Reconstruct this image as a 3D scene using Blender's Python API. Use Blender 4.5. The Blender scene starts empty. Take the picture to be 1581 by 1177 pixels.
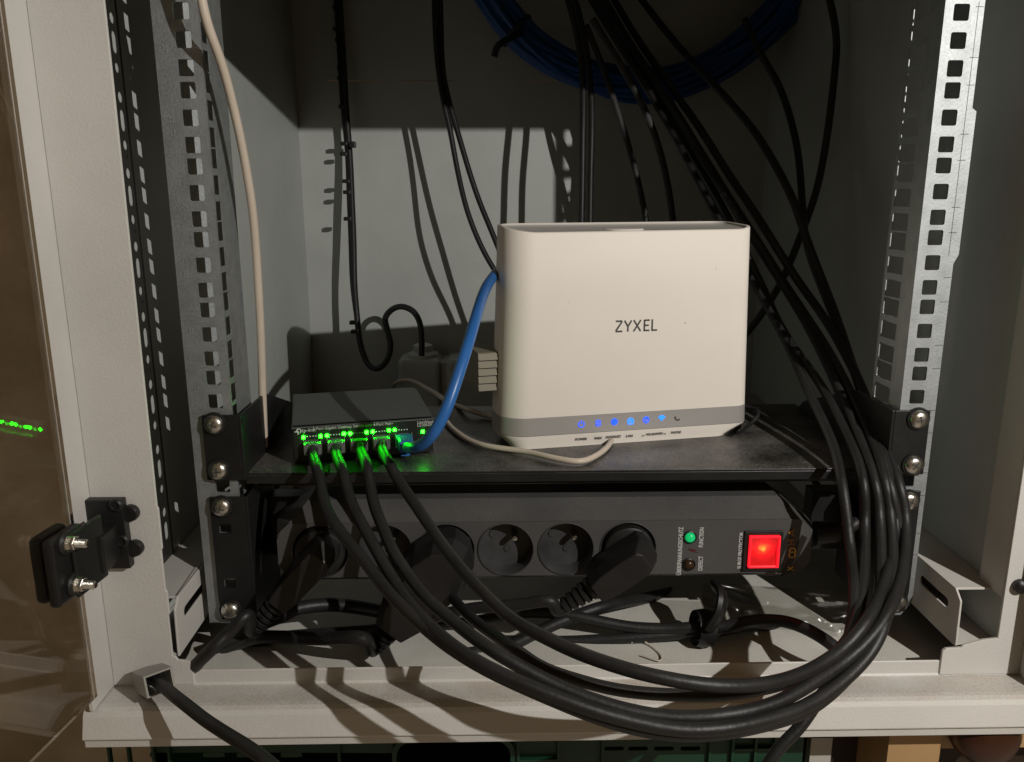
import bpy, bmesh, math, random
from mathutils import Vector, Matrix, Euler
random.seed(7)
R = math.radians
C = bpy.context.scene.collection
SC = bpy.context.scene

# ------------------------------------------------------------------ camera
cam_d = bpy.data.cameras.new('camera'); cam = bpy.data.objects.new('camera', cam_d); C.objects.link(cam)
CAM = Vector((-0.047543, -0.519706, 0.135006)); CROT = Euler((1.3394479, 0.0017643, -0.0195197), 'XYZ')
cam.location = CAM; cam.rotation_euler = CROT
FPX, PW, PH = 1254.0, 1581.0, 1177.0
cam_d.sensor_fit = 'HORIZONTAL'; cam_d.sensor_width = 36; cam_d.lens = FPX / PW * 36
cam_d.clip_start = 0.01; cam_d.clip_end = 50
SC.camera = cam
# ------------------------------------------------------------------ light: dim warm room + one hand lamp up to the right
w = bpy.data.worlds.new('World'); SC.world = w; w.use_nodes = True
bg = w.node_tree.nodes['Background']; bg.inputs[0].default_value = (0.150, 0.100, 0.048, 1); bg.inputs[1].default_value = 0.60
LAMP = Vector((0.472, -0.645, 0.392))
ld = bpy.data.lights.new('hand_lamp', 'POINT'); ld.energy = 22.5; ld.color = (1.0, 0.968, 0.92); ld.shadow_soft_size = 0.0042
lo = bpy.data.objects.new('hand_lamp', ld); lo.location = LAMP; C.objects.link(lo)
SC.view_settings.view_transform = 'Standard'; SC.view_settings.look = 'None'
SC.view_settings.exposure = 0; SC.view_settings.gamma = 1
SC.cycles.max_bounces = 8; SC.cycles.diffuse_bounces = 1; SC.cycles.transmission_bounces = 8; SC.cycles.transparent_max_bounces = 8
SC.cycles.use_denoising = True; SC.cycles.sample_clamp_indirect = 3

# ------------------------------------------------------------------ measuring: pixel of the photograph -> point in the place
RM = CROT.to_matrix()
def dmap(d): return d if d >= .525 else .424 + (d-.31)*.470
def dm(x, y, d):
    v = dmap(d)
    if x > 1140 and y < 960:
        t = min(1, (960-y)/150); goal = .525 if y > 740 else min(.70, .525 + (740-y)*.00062)
        v = v + (max(v, goal)-v)*t*t*(3-2*t)
    return (x, y, v)
def ray(x, y): return RM @ Vector(((x - PW/2)/FPX, -(y - PH/2)/FPX, -1))
def at(x, y, X=None, Y=None, Z=None):
    d = ray(x, y)
    t = (X-CAM.x)/d.x if X is not None else (Y-CAM.y)/d.y if Y is not None else (Z-CAM.z)/d.z
    return CAM + d*t
def ad(x, y, d): return CAM + ray(x, y)*d
def onp(x, y, p0, n):
    d = ray(x, y); return CAM + d*((p0-CAM).dot(n)/d.dot(n))

# ------------------------------------------------------------------ materials
def mat(name, col, rough=.5, metal=0., bump=0., bscale=60., var=0., vscale=8., spec=.5, coat=0., specks=0., emit=None, estr=0., trans=0., ior=1.45, dust=0., dustcol=(.30,.24,.17), scratch=0.):
    m = bpy.data.materials.new(name); m.use_nodes = True
    nt = m.node_tree; b = nt.nodes['Principled BSDF']
    b.inputs['Base Color'].default_value = (*col, 1); b.inputs['Roughness'].default_value = rough; b.inputs['Metallic'].default_value = metal
    b.inputs['Specular IOR Level'].default_value = spec; b.inputs['Coat Weight'].default_value = coat
    b.inputs['Transmission Weight'].default_value = trans; b.inputs['IOR'].default_value = ior
    if emit: b.inputs['Emission Color'].default_value = (*emit, 1); b.inputs['Emission Strength'].default_value = estr
    tc = nt.nodes.new('ShaderNodeTexCoord')
    L = nt.links.new
    colout = None
    if var:
        n = nt.nodes.new('ShaderNodeTexNoise'); n.inputs['Scale'].default_value = vscale; n.inputs['Detail'].default_value = 6; n.inputs['Roughness'].default_value = .65
        L(tc.outputs['Object'], n.inputs['Vector'])
        r = nt.nodes.new('ShaderNodeValToRGB'); r.color_ramp.elements[0].position = .32; r.color_ramp.elements[1].position = .68
        r.color_ramp.elements[0].color = (*[c*(1-var) for c in col], 1); r.color_ramp.elements[1].color = (*[min(1, c*(1+var)) for c in col], 1)
        L(n.outputs['Fac'], r.inputs[0]); L(r.outputs[0], b.inputs['Base Color']); colout = r.outputs[0]
        mr = nt.nodes.new('ShaderNodeMapRange'); mr.inputs['To Min'].default_value = max(0, rough-.12); mr.inputs['To Max'].default_value = min(1, rough+.12)
        L(n.outputs['Fac'], mr.inputs['Value']); L(mr.outputs[0], b.inputs['Roughness'])
    if dust:      # dust that has settled on faces that look up
        g = nt.nodes.new('ShaderNodeNewGeometry'); sx = nt.nodes.new('ShaderNodeSeparateXYZ'); L(g.outputs['Normal'], sx.inputs[0])
        up = nt.nodes.new('ShaderNodeMapRange'); up.inputs['From Min'].default_value = .55; up.inputs['From Max'].default_value = .95; L(sx.outputs['Z'], up.inputs['Value'])
        n1 = nt.nodes.new('ShaderNodeTexNoise'); n1.inputs['Scale'].default_value = 900; n1.inputs['Detail'].default_value = 4; L(tc.outputs['Object'], n1.inputs['Vector'])
        n2 = nt.nodes.new('ShaderNodeTexNoise'); n2.inputs['Scale'].default_value = 22; n2.inputs['Detail'].default_value = 5; L(tc.outputs['Object'], n2.inputs['Vector'])
        mu0 = nt.nodes.new('ShaderNodeMath'); mu0.operation = 'MULTIPLY'; L(n1.outputs['Fac'], mu0.inputs[0]); L(n2.outputs['Fac'], mu0.inputs[1])
        rr = nt.nodes.new('ShaderNodeMapRange'); rr.inputs['From Min'].default_value = .16; rr.inputs['From Max'].default_value = .36; rr.inputs['To Max'].default_value = dust; L(mu0.outputs[0], rr.inputs['Value'])
        mu = nt.nodes.new('ShaderNodeMath'); mu.operation = 'MULTIPLY'; L(up.outputs[0], mu.inputs[0]); L(rr.outputs[0], mu.inputs[1])
        mx = nt.nodes.new('ShaderNodeMix'); mx.data_type = 'RGBA'; L(mu.outputs[0], mx.inputs[0])
        if colout: L(colout, mx.inputs[6])
        else: mx.inputs[6].default_value = (*col, 1)
        mx.inputs[7].default_value = (*dustcol, 1); L(mx.outputs[2], b.inputs['Base Color'])
    if specks:
        v = nt.nodes.new('ShaderNodeTexVoronoi'); v.inputs['Scale'].default_value = 90; L(tc.outputs['Object'], v.inputs['Vector'])
        wn = nt.nodes.new('ShaderNodeSeparateColor'); L(v.outputs['Color'], wn.inputs[0])
        rad = nt.nodes.new('ShaderNodeMapRange'); rad.inputs['From Min'].default_value = .93; rad.inputs['To Max'].default_value = .075; L(wn.outputs[0], rad.inputs['Value'])
        lt = nt.nodes.new('ShaderNodeMath'); lt.operation = 'LESS_THAN'; L(v.outputs['Distance'], lt.inputs[0]); L(rad.outputs[0], lt.inputs[1])
        mm = nt.nodes.new('ShaderNodeMath'); mm.operation = 'MULTIPLY'; mm.inputs[1].default_value = specks; L(lt.outputs[0], mm.inputs[0])
        prev = b.inputs['Base Color'].links[0].from_socket if b.inputs['Base Color'].links else None
        mx = nt.nodes.new('ShaderNodeMix'); mx.data_type = 'RGBA'; L(mm.outputs[0], mx.inputs[0])
        if prev: L(prev, mx.inputs[6])
        else: mx.inputs[6].default_value = (*col, 1)
        mx.inputs[7].default_value = (.06,.05,.04,1); L(mx.outputs[2], b.inputs['Base Color'])
    if bump or scratch:
        n = nt.nodes.new('ShaderNodeTexNoise'); n.inputs['Scale'].default_value = bscale; n.inputs['Detail'].default_value = 3; L(tc.outputs['Object'], n.inputs['Vector'])
        bp = nt.nodes.new('ShaderNodeBump'); bp.inputs['Strength'].default_value = bump; bp.inputs['Distance'].default_value = .001
        L(n.outputs['Fac'], bp.inputs['Height']); L(bp.outputs[0], b.inputs['Normal'])
    return m

M = {}
M['frame'] = mat('cream_powder_coat', (.655,.630,.588), .43, bump=.22, bscale=620, var=.055, vscale=9, specks=.7, dust=.55, dustcol=(.41,.315,.22))
M['inner'] = mat('light_grey_paint', (.58,.605,.565), .45, specks=.5, bump=.18, bscale=480, var=.07, vscale=7, dust=.25)
M['floor'] = mat('warm_grey_floor_paint', (.74,.72,.65), .45, specks=.7, bump=.1, bscale=500, var=.05, vscale=6, dust=.3)
M['darkstrip'] = mat('dark_brown_strip', (.028,.026,.021), .5)
M['bar'] = mat('white_bar_paint', (.66,.63,.58), .4, bump=.08, bscale=500, var=.04, vscale=9)
M['black'] = mat('black_steel_paint', (.013,.013,.013), .42, bump=.15, bscale=900, var=.25, vscale=30)
M['shelf'] = mat('dusty_black_shelf', (.015,.015,.015), .38, bump=.05, bscale=800, var=.3, vscale=18, dust=.7, dustcol=(.20,.187,.168))
M['blackplastic'] = mat('black_plastic', (.014,.0135,.013), .42, bump=.06, bscale=900, var=.2, vscale=40)
M['rubber'] = mat('black_cable_rubber', (.0145,.014,.0136), .48, bump=.22, bscale=320, var=.3, vscale=30, dust=.30, dustcol=(.055,.052,.047))
M['dustyrubber'] = mat('dusty_cable_rubber', (.035,.034,.032), .6, bump=.2, bscale=200, var=.5, vscale=40)
M['white_pvc'] = mat('aged_white_cable', (.62,.53,.43), .42, var=.06, vscale=30)
M['coil_blue'] = mat('navy_blue_jacket', (.018,.085,.30), .4, var=.15, vscale=40)
M['blue_pvc'] = mat('blue_cable', (.028,.135,.40), .33, var=.08, vscale=30)
M['router'] = mat('white_router_plastic', (.87,.805,.720), .50, bump=.05, bscale=1200, var=.02, vscale=10, spec=.22, specks=.35)
M['routertop'] = mat('grey_router_grille', (.56,.53,.48), .5)
M['stripe'] = mat('silver_grey_stripe', (.44,.415,.39), .40, metal=.25, bump=.03, bscale=1500)
M['print'] = mat('dark_grey_print', (.07,.068,.065), .5)
M['whiteprint'] = mat('white_print', (.62,.62,.60), .5)
M['switch'] = mat('graphite_switch_metal', (.085,.092,.085), .5, bump=.15, bscale=1100, var=.08, vscale=20)
M['switchface'] = mat('black_switch_face', (.012,.012,.012), .35)
M['port'] = mat('port_shell_metal', (.42,.40,.36), .35, metal=.9)
M['clearplug'] = mat('clear_plug', (.30,.32,.30), .25, trans=.6, ior=1.5)
M['strip'] = mat('grey_strip_plastic', (.074,.072,.070), .52, bump=.08, bscale=700, var=.12, vscale=14, dust=.35, dustcol=(.17,.16,.145))
M['socket'] = mat('dark_socket_plastic', (.050,.050,.050), .45, var=.35, vscale=50)
M['steel'] = mat('zinc_screw', (.66,.63,.57), .28, metal=1, bump=.12, bscale=900, var=.12, vscale=90)
M['brass'] = mat('nickel_pin', (.55,.55,.53), .22, metal=1)
M['led_g'] = mat('green_led', (.0,.2,.02), .3, emit=(.0030,1,.0018), estr=125)
M['led_b'] = mat('blue_led', (.02,.06,.3), .3, emit=(.012,.085,1), estr=1.6)
M['led_c'] = mat('cyan_led', (.02,.1,.3), .3, emit=(.012,.22,1), estr=1.8)
M['lamp_g'] = mat('green_indicator', (.01,.35,.12), .2, emit=(.006,.55,.15), estr=.6)
M['lamp_o'] = mat('amber_indicator_off', (.045,.02,.008), .25)
M['red_frame'] = mat('red_rocker_rim', (.5,.01,.02), .2, emit=(1,.012,.022), estr=1.25)
M['gold'] = mat('gold_print', (.85,.52,.05), .4)
M['orange'] = mat('orange_print', (.34,.15,.02), .4)
M['tape'] = mat('dark_brown_tape', (.016,.012,.008), .35)
M['redprint'] = mat('red_print', (.10,.015,.015), .5)
M['wall'] = mat('rough_brown_wall', (.72,.65,.57), .85, bump=.6, bscale=22, var=.28, vscale=5)
M['green'] = mat('green_crate_plastic', (.009,.050,.024), .5, var=.15, vscale=10)
M['wood'] = mat('beech_wood', (.50,.31,.145), .5, var=.10, vscale=6)
M['knobwood'] = mat('dark_red_wood', (.050,.017,.008), .3, var=.3, vscale=20)
M['dark'] = mat('dark_brown', (.028,.017,.009), .6, var=.3, vscale=10)
M['beige'] = mat('beige_ribbed_plastic', (.20,.175,.12), .55)
M['clip'] = mat('grey_clip_plastic', (.42,.40,.35), .35, trans=.25, var=.1, vscale=50)

def galvanised(name, base, rough):
    m = bpy.data.materials.new(name); m.use_nodes = True; nt = m.node_tree; b = nt.nodes['Principled BSDF']; L = nt.links.new
    b.inputs['Metallic'].default_value = .88
    tc = nt.nodes.new('ShaderNodeTexCoord')
    n = nt.nodes.new('ShaderNodeTexNoise'); n.inputs['Scale'].default_value = 620; n.inputs['Detail'].default_value = 3; L(tc.outputs['Object'], n.inputs['Vector'])
    v = nt.nodes.new('ShaderNodeTexVoronoi'); v.inputs['Scale'].default_value = 110; L(tc.outputs['Object'], v.inputs['Vector'])
    mxx = nt.nodes.new('ShaderNodeMix'); mxx.data_type = 'FLOAT'; mxx.inputs[0].default_value = .35; L(n.outputs['Fac'], mxx.inputs[2]); L(v.outputs['Distance'], mxx.inputs[3])
    r = nt.nodes.new('ShaderNodeValToRGB'); r.color_ramp.elements[0].position = .28; r.color_ramp.elements[1].position = .66
    r.color_ramp.elements[0].color = (*[c*.86 for c in base], 1); r.color_ramp.elements[1].color = (*[min(1, c*1.10) for c in base], 1)
    L(mxx.outputs[0], r.inputs[0]); L(r.outputs[0], b.inputs['Base Color'])
    mr = nt.nodes.new('ShaderNodeMapRange'); mr.inputs['To Min'].default_value = rough-.1; mr.inputs['To Max'].default_value = rough+.12; L(n.outputs['Fac'], mr.inputs['Value']); L(mr.outputs[0], b.inputs['Roughness'])
    bp = nt.nodes.new('ShaderNodeBump'); bp.inputs['Strength'].default_value = .25; bp.inputs['Distance'].default_value = .0006; L(n.outputs['Fac'], bp.inputs['Height']); L(bp.outputs[0], b.inputs['Normal'])
    return m
M['zinc'] = galvanised('galvanised_steel', (.42,.44,.44), .62)

def rocker():
    m = bpy.data.materials.new('red_rocker_lens'); m.use_nodes = True; nt = m.node_tree; b = nt.nodes['Principled BSDF']; L = nt.links.new
    b.inputs['Base Color'].default_value = (.35,.01,.01,1); b.inputs['Roughness'].default_value = .25
    tc = nt.nodes.new('ShaderNodeTexCoord'); sub = nt.nodes.new('ShaderNodeVectorMath'); sub.operation = 'DISTANCE'
    L(tc.outputs['Object'], sub.inputs[0]); m['d'] = 1
    n = nt.nodes.new('ShaderNodeTexNoise'); n.inputs['Scale'].default_value = 420; L(tc.outputs['Object'], n.inputs['Vector'])
    ad_ = nt.nodes.new('ShaderNodeMath'); ad_.operation = 'MULTIPLY_ADD'; ad_.inputs[1].default_value = .0042; L(n.outputs['Fac'], ad_.inputs[0]); L(sub.outputs['Value'], ad_.inputs[2])
    r = nt.nodes.new('ShaderNodeValToRGB'); e = r.color_ramp.elements
    mr = nt.nodes.new('ShaderNodeMapRange'); mr.inputs['From Min'].default_value = .0018; mr.inputs['From Max'].default_value = .0125; L(ad_.outputs[0], mr.inputs['Value']); L(mr.outputs[0], r.inputs[0])
    e[0].position = .05; e[0].color = (.6,.24,.03,1); e[1].position = 1; e[1].color = (.17,.0012,.0022,1)
    for p_, c_ in ((.20,(.5,.10,.014,1)),(.36,(.44,.018,.008,1)),(.55,(.36,.0032,.005,1))): q = e.new(p_); q.color = c_
    w1 = nt.nodes.new('ShaderNodeTexChecker'); w1.inputs['Scale'].default_value = 1600; w1.inputs[1].default_value = (1,1,1,1); w1.inputs[2].default_value = (.80,.80,.80,1); L(tc.outputs['Object'], w1.inputs['Vector'])
    mx = nt.nodes.new('ShaderNodeMix'); mx.data_type = 'RGBA'; mx.blend_type = 'MULTIPLY'; mx.inputs[0].default_value = 1; L(r.outputs[0], mx.inputs[6]); L(w1.outputs[0], mx.inputs[7])
    L(mx.outputs[2], b.inputs['Emission Color']); b.inputs['Emission Strength'].default_value = 2.6
    return m, sub
def film():
    m = bpy.data.materials.new('thin_clear_film'); m.use_nodes = True; nt = m.node_tree; L = nt.links.new
    nt.nodes.remove(nt.nodes['Principled BSDF']); out = nt.nodes['Material Output']
    t = nt.nodes.new('ShaderNodeBsdfTransparent'); t.inputs[0].default_value = (.86,.86,.85,1); g = nt.nodes.new('ShaderNodeBsdfGlossy'); g.inputs['Roughness'].default_value = .22; g.inputs[0].default_value = (.7,.7,.7,1)
    lw = nt.nodes.new('ShaderNodeLayerWeight'); lw.inputs['Blend'].default_value = .25
    mr = nt.nodes.new('ShaderNodeMapRange'); mr.inputs['To Min'].default_value = .02; mr.inputs['To Max'].default_value = .30; L(lw.outputs['Fresnel'], mr.inputs['Value'])
    mx = nt.nodes.new('ShaderNodeMixShader'); L(mr.outputs[0], mx.inputs[0]); L(t.outputs[0], mx.inputs[1]); L(g.outputs[0], mx.inputs[2]); L(mx.outputs[0], out.inputs['Surface'])
    return m
M['film'] = film()
M['red_glow'], RDIST = rocker()
def smoked_glass():
    m = bpy.data.materials.new('smoked_glass'); m.use_nodes = True; b = m.node_tree.nodes['Principled BSDF']
    b.inputs['Base Color'].default_value = (.87,.84,.79, 1); b.inputs['Transmission Weight'].default_value = 1; b.inputs['Roughness'].default_value = .0; b.inputs['IOR'].default_value = 1.5
    return m
M['glass'] = smoked_glass()

# ------------------------------------------------------------------ building helpers
W = {}                                   # world matrices of the roots
def thing(name, label, cat, loc=(0,0,0), rz=0., group=None, rot=None):
    o = bpy.data.objects.new(name, None); o.empty_display_size = .02; C.objects.link(o)
    o.location = loc; e = rot if rot else Euler((0,0,rz)); o.rotation_euler = e
    o['label'] = label; o['category'] = cat
    if group: o['group'] = group
    W[o.name] = Matrix.LocRotScale(Vector(loc), e, None)
    return o
class MB:
    def __init__(s): s.v = []; s.f = []; s.sm = []; s.mi = []
    def add(s, vs, fs, smooth=False):
        k = len(s.v); s.v += [Vector(v) for v in vs]; s.f += [tuple(i+k for i in f) for f in fs]; s.sm += [smooth]*len(fs); return s
    def box(s, x0, x1, y0, y1, z0, z1, T=None):
        vs = [Vector((x,y,z)) for z in (z0,z1) for y in (y0,y1) for x in (x0,x1)]
        if T: vs = [T @ v for v in vs]
        return s.add(vs, [(0,2,3,1),(4,5,7,6),(0,1,5,4),(2,6,7,3),(0,4,6,2),(1,3,7,5)])
    def rbox(s, x0, x1, y0, y1, z0, z1, r, T=None, seg=2):       # box with rounded edges
        bm = bmesh.new(); bmesh.ops.create_cube(bm, size=1)
        for v in bm.verts: v.co = Vector(((x0+x1)/2+v.co.x*(x1-x0), (y0+y1)/2+v.co.y*(y1-y0), (z0+z1)/2+v.co.z*(z1-z0)))
        bmesh.ops.bevel(bm, geom=bm.edges[:], offset=r, segments=seg, affect='EDGES', profile=.5)
        bm.verts.index_update()
        vs = [T @ v.co if T else v.co.copy() for v in bm.verts]; fs = [[v.index for v in f.verts] for f in bm.faces]; bm.free()
        return s.add(vs, fs)
    def prism(s, poly, a, b, axis='x', T=None):                  # poly: 2D outline, extruded along axis from a to b
        def P(u, v, t): return Vector({'x':(t,u,v), 'y':(u,t,v), 'z':(u,v,t)}[axis])
        n = len(poly); vs = [P(u,v,a) for u,v in poly] + [P(u,v,b) for u,v in poly]
        if T: vs = [T @ v for v in vs]
        fs = [(i,(i+1)%n,n+(i+1)%n,n+i) for i in range(n)] + [tuple(range(n))[::-1], tuple(range(n,2*n))]
        return s.add(vs, fs)
    def lathe(s, prof, o, axis, seg=20, smooth=False, cap=True):  # prof: (radius, along)
        ax = Vector(axis).normalized(); u = ax.orthogonal().normalized(); v = ax.cross(u); o = Vector(o)
        vs = [o + ax*h + (u*math.cos(2*math.pi*i/seg)+v*math.sin(2*math.pi*i/seg))*r for r,h in prof for i in range(seg)]
        fs = [(j*seg+i, j*seg+(i+1)%seg, (j+1)*seg+(i+1)%seg, (j+1)*seg+i) for j in range(len(prof)-1) for i in range(seg)]
        if cap: fs += [tuple(range(seg))[::-1], tuple(range((len(prof)-1)*seg, len(prof)*seg))]
        return s.add(vs, fs, smooth)
    def tube(s, pts, r, seg=10, rs=None, flat=1.):
        n = len(pts); T = []
        for i in range(n): T.append((pts[min(i+1,n-1)]-pts[max(i-1,0)]).normalized())
        u = T[0].orthogonal().normalized(); vs = []
        for i in range(n):
            u = (u - T[i]*u.dot(T[i])).normalized(); v = T[i].cross(u); q = rs[i] if rs else r
            vs += [pts[i] + (u*math.cos(2*math.pi*k/seg)*flat + v*math.sin(2*math.pi*k/seg))*q for k in range(seg)]
        fs = [(i*seg+k, i*seg+(k+1)%seg, (i+1)*seg+(k+1)%seg, (i+1)*seg+k) for i in range(n-1) for k in range(seg)]
        s.add(vs, fs, True); return s.add([*vs[:seg]], [tuple(range(seg))[::-1]]).add([*vs[-seg:]], [tuple(range(seg))])
    def build(s, name, m, parent=None, local=False, smooth=None, bevel=0.):
        me = bpy.data.meshes.new(name)
        vs = s.v
        if parent and not local:
            p = parent
            while p.parent: p = p.parent
            if p.name in W: inv = W[p.name].inverted(); vs = [inv @ v for v in vs]
        elif not parent: pass
        me.from_pydata([tuple(v) for v in vs], [], s.f)
        bm = bmesh.new(); bm.from_mesh(me); bmesh.ops.remove_doubles(bm, verts=bm.verts, dist=1e-6); 
        if bevel: bmesh.ops.recalc_face_normals(bm, faces=bm.faces)
        bmesh.ops.recalc_face_normals(bm, faces=bm.faces)
        bm.to_mesh(me); bm.free()
        if smooth or any(s.sm):
            for p_ in me.polygons: p_.use_smooth = True
            me.set_sharp_from_angle(angle=R(38))
        me.materials.append(m)
        o = bpy.data.objects.new(name, me); C.objects.link(o)
        if parent: o.parent = parent
        if bevel:
            bv = o.modifiers.new('bevel', 'BEVEL'); bv.width = bevel; bv.segments = 2; bv.limit_method = 'ANGLE'; bv.angle_limit = R(40)
            wn = o.modifiers.new('wn', 'WEIGHTED_NORMAL'); wn.keep_sharp = True
        return o
def tag(o, label, cat, group=None):
    o['label'] = label; o['category'] = cat
    if group: o['group'] = group
    return o
def curve(pts, n=8):                                              # Catmull-Rom through the points
    P = [Vector(p) for p in pts]; P = [P[0]*2-P[1]] + P + [P[-1]*2-P[-2]]; out = []
    for i in range(1, len(P)-2):
        p0,p1,p2,p3 = P[i-1:i+3]
        for k in range(n):
            t = k/n; out.append(.5*((2*p1)+(p2-p0)*t+(2*p0-5*p1+4*p2-p3)*t*t+(3*p1-p0-3*p2+p3)*t**3))
    return out + [P[-2]]
def relax(pts, it=3):
    for _ in range(it): pts = [pts[0]] + [(pts[i-1]+pts[i]*2+pts[i+1])/4 for i in range(1,len(pts)-1)] + [pts[-1]]
    return pts
def path(seq, n=8, it=6):
    pts = relax(curve([ad(*p) if not isinstance(p, Vector) else p for p in seq], n), it); ph = [random.uniform(0,6.28) for _ in range(6)]; s_ = 0.
    for i in range(len(pts)):
        if i: s_ += (pts[i]-pts[i-1]).length
        e = min(1, i/14, (len(pts)-1-i)/14)*.00055
        pts[i] = pts[i] + Vector((math.sin(s_*23+ph[0])+.35*math.sin(s_*57+ph[1]), math.sin(s_*20+ph[2])+.35*math.sin(s_*51+ph[3]), math.sin(s_*26+ph[4])+.35*math.sin(s_*61+ph[5])))*e
    return pts

def circle(cx, cz, r, n=12, a0=None):
    a0 = math.pi/n if a0 is None else a0
    return [(cx+r*math.cos(a0+2*math.pi*i/n), cz+r*math.sin(a0+2*math.pi*i/n)) for i in range(n)]
def rrect(cx, cz, hw, hh, r, k=3):
    out = []
    for sx, sz, a in ((1,1,0),(-1,1,90),(-1,-1,180),(1,-1,270)):
        for i in range(k): t = R(a+90*i/(k-1)); out.append((cx+sx*(hw-r)+r*math.cos(t), cz+sz*(hh-r)+r*math.sin(t)))
    return out
def plate(mb, outline, holes, y0, y1, to3=None):                  # flat plate in (u,v) with holes, thickness y0..y1
    to3 = to3 or (lambda u,v,t: Vector((u,t,v)))
    bm = bmesh.new()
    loops = [outline] + holes; edges = []
    for lp in loops:
        vs = [bm.verts.new((u,v,0)) for u,v in lp]
        edges += [bm.edges.new((vs[i], vs[(i+1)%len(vs)])) for i in range(len(vs))]
    bmesh.ops.triangle_fill(bm, use_beauty=True, use_dissolve=False, edges=edges)
    bm.verts.index_update(); V = [(v.co.x, v.co.y) for v in bm.verts]; F = [[v.index for v in f.verts] for f in bm.faces]; bm.free()
    n = len(V)
    mb.add([to3(u,v,y0) for u,v in V] + [to3(u,v,y1) for u,v in V], F + [tuple(i+n for i in f[::-1]) for f in F])
    k = 0; fs = []
    for lp in loops:
        m_ = len(lp); fs += [(k+i, k+(i+1)%m_, n+k+(i+1)%m_, n+k+i) for i in range(m_)]; k += m_
    q = len(mb.v) - 2*n; mb.f += [tuple(i+q for i in f) for f in fs]; mb.sm += [False]*len(fs)
    return mb
def text(name, s, size, o, xd, yd, m, parent, local=False, align='LEFT', th=.0001, sx=1., bold=0., length=None):
    cu = bpy.data.curves.new(name, 'FONT'); cu.body = s; cu.size = size; cu.align_x = align; cu.extrude = th; cu.resolution_u = 3; cu.offset = bold
    tmp = bpy.data.objects.new('tmp_text', cu); me = bpy.data.meshes.new_from_object(tmp); bpy.data.objects.remove(tmp)
    if length: xs = [v.co.x for v in me.vertices]; sx = length/(max(xs)-min(xs)); bpy.data.curves.remove(cu)
    xd = Vector(xd).normalized(); yd = Vector(yd).normalized(); zd = xd.cross(yd)
    T = Matrix((( *(xd*sx),), (*yd,), (*zd,))).transposed().to_4x4(); T.translation = Vector(o)
    if parent and not local:
        p = parent
        while p.parent: p = p.parent
        T = W[p.name].inverted() @ T
    me.transform(T); me.materials.clear(); me.materials.append(m); me.name = name
    ob = bpy.data.objects.new(name, me); C.objects.link(ob); ob.parent = parent
    return ob
def inst(name, src, parent, loc, rot=(0,0,0), scale=1.):         # a further copy of a part, sharing its mesh
    c = src.copy(); C.objects.link(c); c.parent = parent; c.location = loc; c.rotation_euler = rot; c.scale = (scale,)*3
    return c

# ================================================================== SETTING
g = MB().add([(-4,-3,-.85),(4,-3,-.85),(4,3,-.85),(-4,3,-.85)], [(0,1,2,3)]).build('ground', M['wall']); g['kind'] = 'structure'
g = MB().box(-4, 4, .62, .75, -.849, 2.2).build('back_wall', M['wall']); g['kind'] = 'structure'

# ================================================================== CABINET
cab = thing('network_cabinet', 'open cream metal rack cabinet holding all the equipment', 'cabinet', (0, .2, -.201))
ZB, YB, XW = -.183, .51, .285
MB().box(-XW-.0015, -XW, -.043, YB, -.19, .36).build('side_panel', M['inner'], cab)
MB().box(XW, XW+.0015, -.043, YB, -.19, .36).build('side_panel', M['inner'], cab)
# back wall with long vent slots near the top
vh = [rrect(cx, .262, .032, .0007, .0006) for cx in (-.215, -.128, .02, .107)]
mb = MB(); plate(mb, [(-.2865,-.19),(.2865,-.19),(.2865,.36),(-.2865,.36)], vh, YB, YB+.0015)
mb.build('back_panel', M['inner'], cab)
MB().box(-.2865,.2865,-.0435,YB,ZB-.0015,ZB).build('floor_panel', M['floor'], cab)
MB().box(-.30,.30,-.072,YB+.003,.3605,.3625).box(-.297,.297,-.050,-.0445,.296,.3600).build('top_panel', M['inner'], cab)
# bottom beam: lip, dusty ledge, rounded nose, face, under edge
pr_ = [(-.0435,-.1688),(-.0448,-.1680),(-.0455,-.1686),(-.0456,-.1772),(-.0466,-.1786),(-.0655,-.1782),(-.0685,-.1786),(-.0712,-.1800),(-.0728,-.1828),(-.0766,-.1955),(-.0764,-.1966),(-.0744,-.1970),(-.0742,-.2032),(-.0435,-.2032)]
mb = MB().prism(pr_, -.3055, .3055, 'x'); mb.build('bottom_beam', M['frame'], cab, bevel=.0005)
# short corner tabs standing on the beam
def tab(sgn, x0, x1, zt):
    mb = MB(); plate(mb, [(sgn*x0,-.1782),(sgn*x1,-.1782),(sgn*x1,zt),(sgn*(x0+.012),zt+.004),(sgn*(x0+.010),zt+.001),(sgn*x0,zt-.002)][::int(sgn)], [], -.0478,-.0460)
    mb.build('corner_tab', M['frame'], cab)
# left post: wide face, ragged inner edge, outer perimeter lip
zs = [-.1778,-.150,-.128,-.112,-.0975,-.083,-.055,.36]; ragged = []
for i, z in enumerate(zs):
    ragged.append((-.2575 + (.0010 if i % 2 else 0), z))
fo = [(-.2970,-.1778),(-.2453,-.1778),(-.2453,-.1640),(-.2470,-.1610),(-.2545,-.1600),(-.2560,-.1575),(-.2575,-.1570)] + [(-.2575,-.128),(-.2566,-.127),(-.2566,-.112),(-.2575,-.1105),(-.2575,-.0835),(-.2567,-.0825),(-.2565,-.056),(-.2572,-.0545),(-.2560,.20),(-.2560,.36),(-.2970,.36)]
mb = MB(); plate(mb, fo, [], -.0470, -.0450); mb.box(-.3000,-.2972,-.0740,-.0450,-.1776,.36)
mb.build('frame_post', M['frame'], cab, bevel=.0004)
fo = [(.2970,-.1778),(.2440,-.1778),(.2440,-.1605),(.2462,-.1585),(.2560,-.1580),(.2570,-.1563),(.2700,-.1525),(.2795,-.1515),(.2795,-.1500),(.2795,.36),(.2970,.36)]
mb = MB(); plate(mb, fo, [], -.0470, -.0450)
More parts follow.
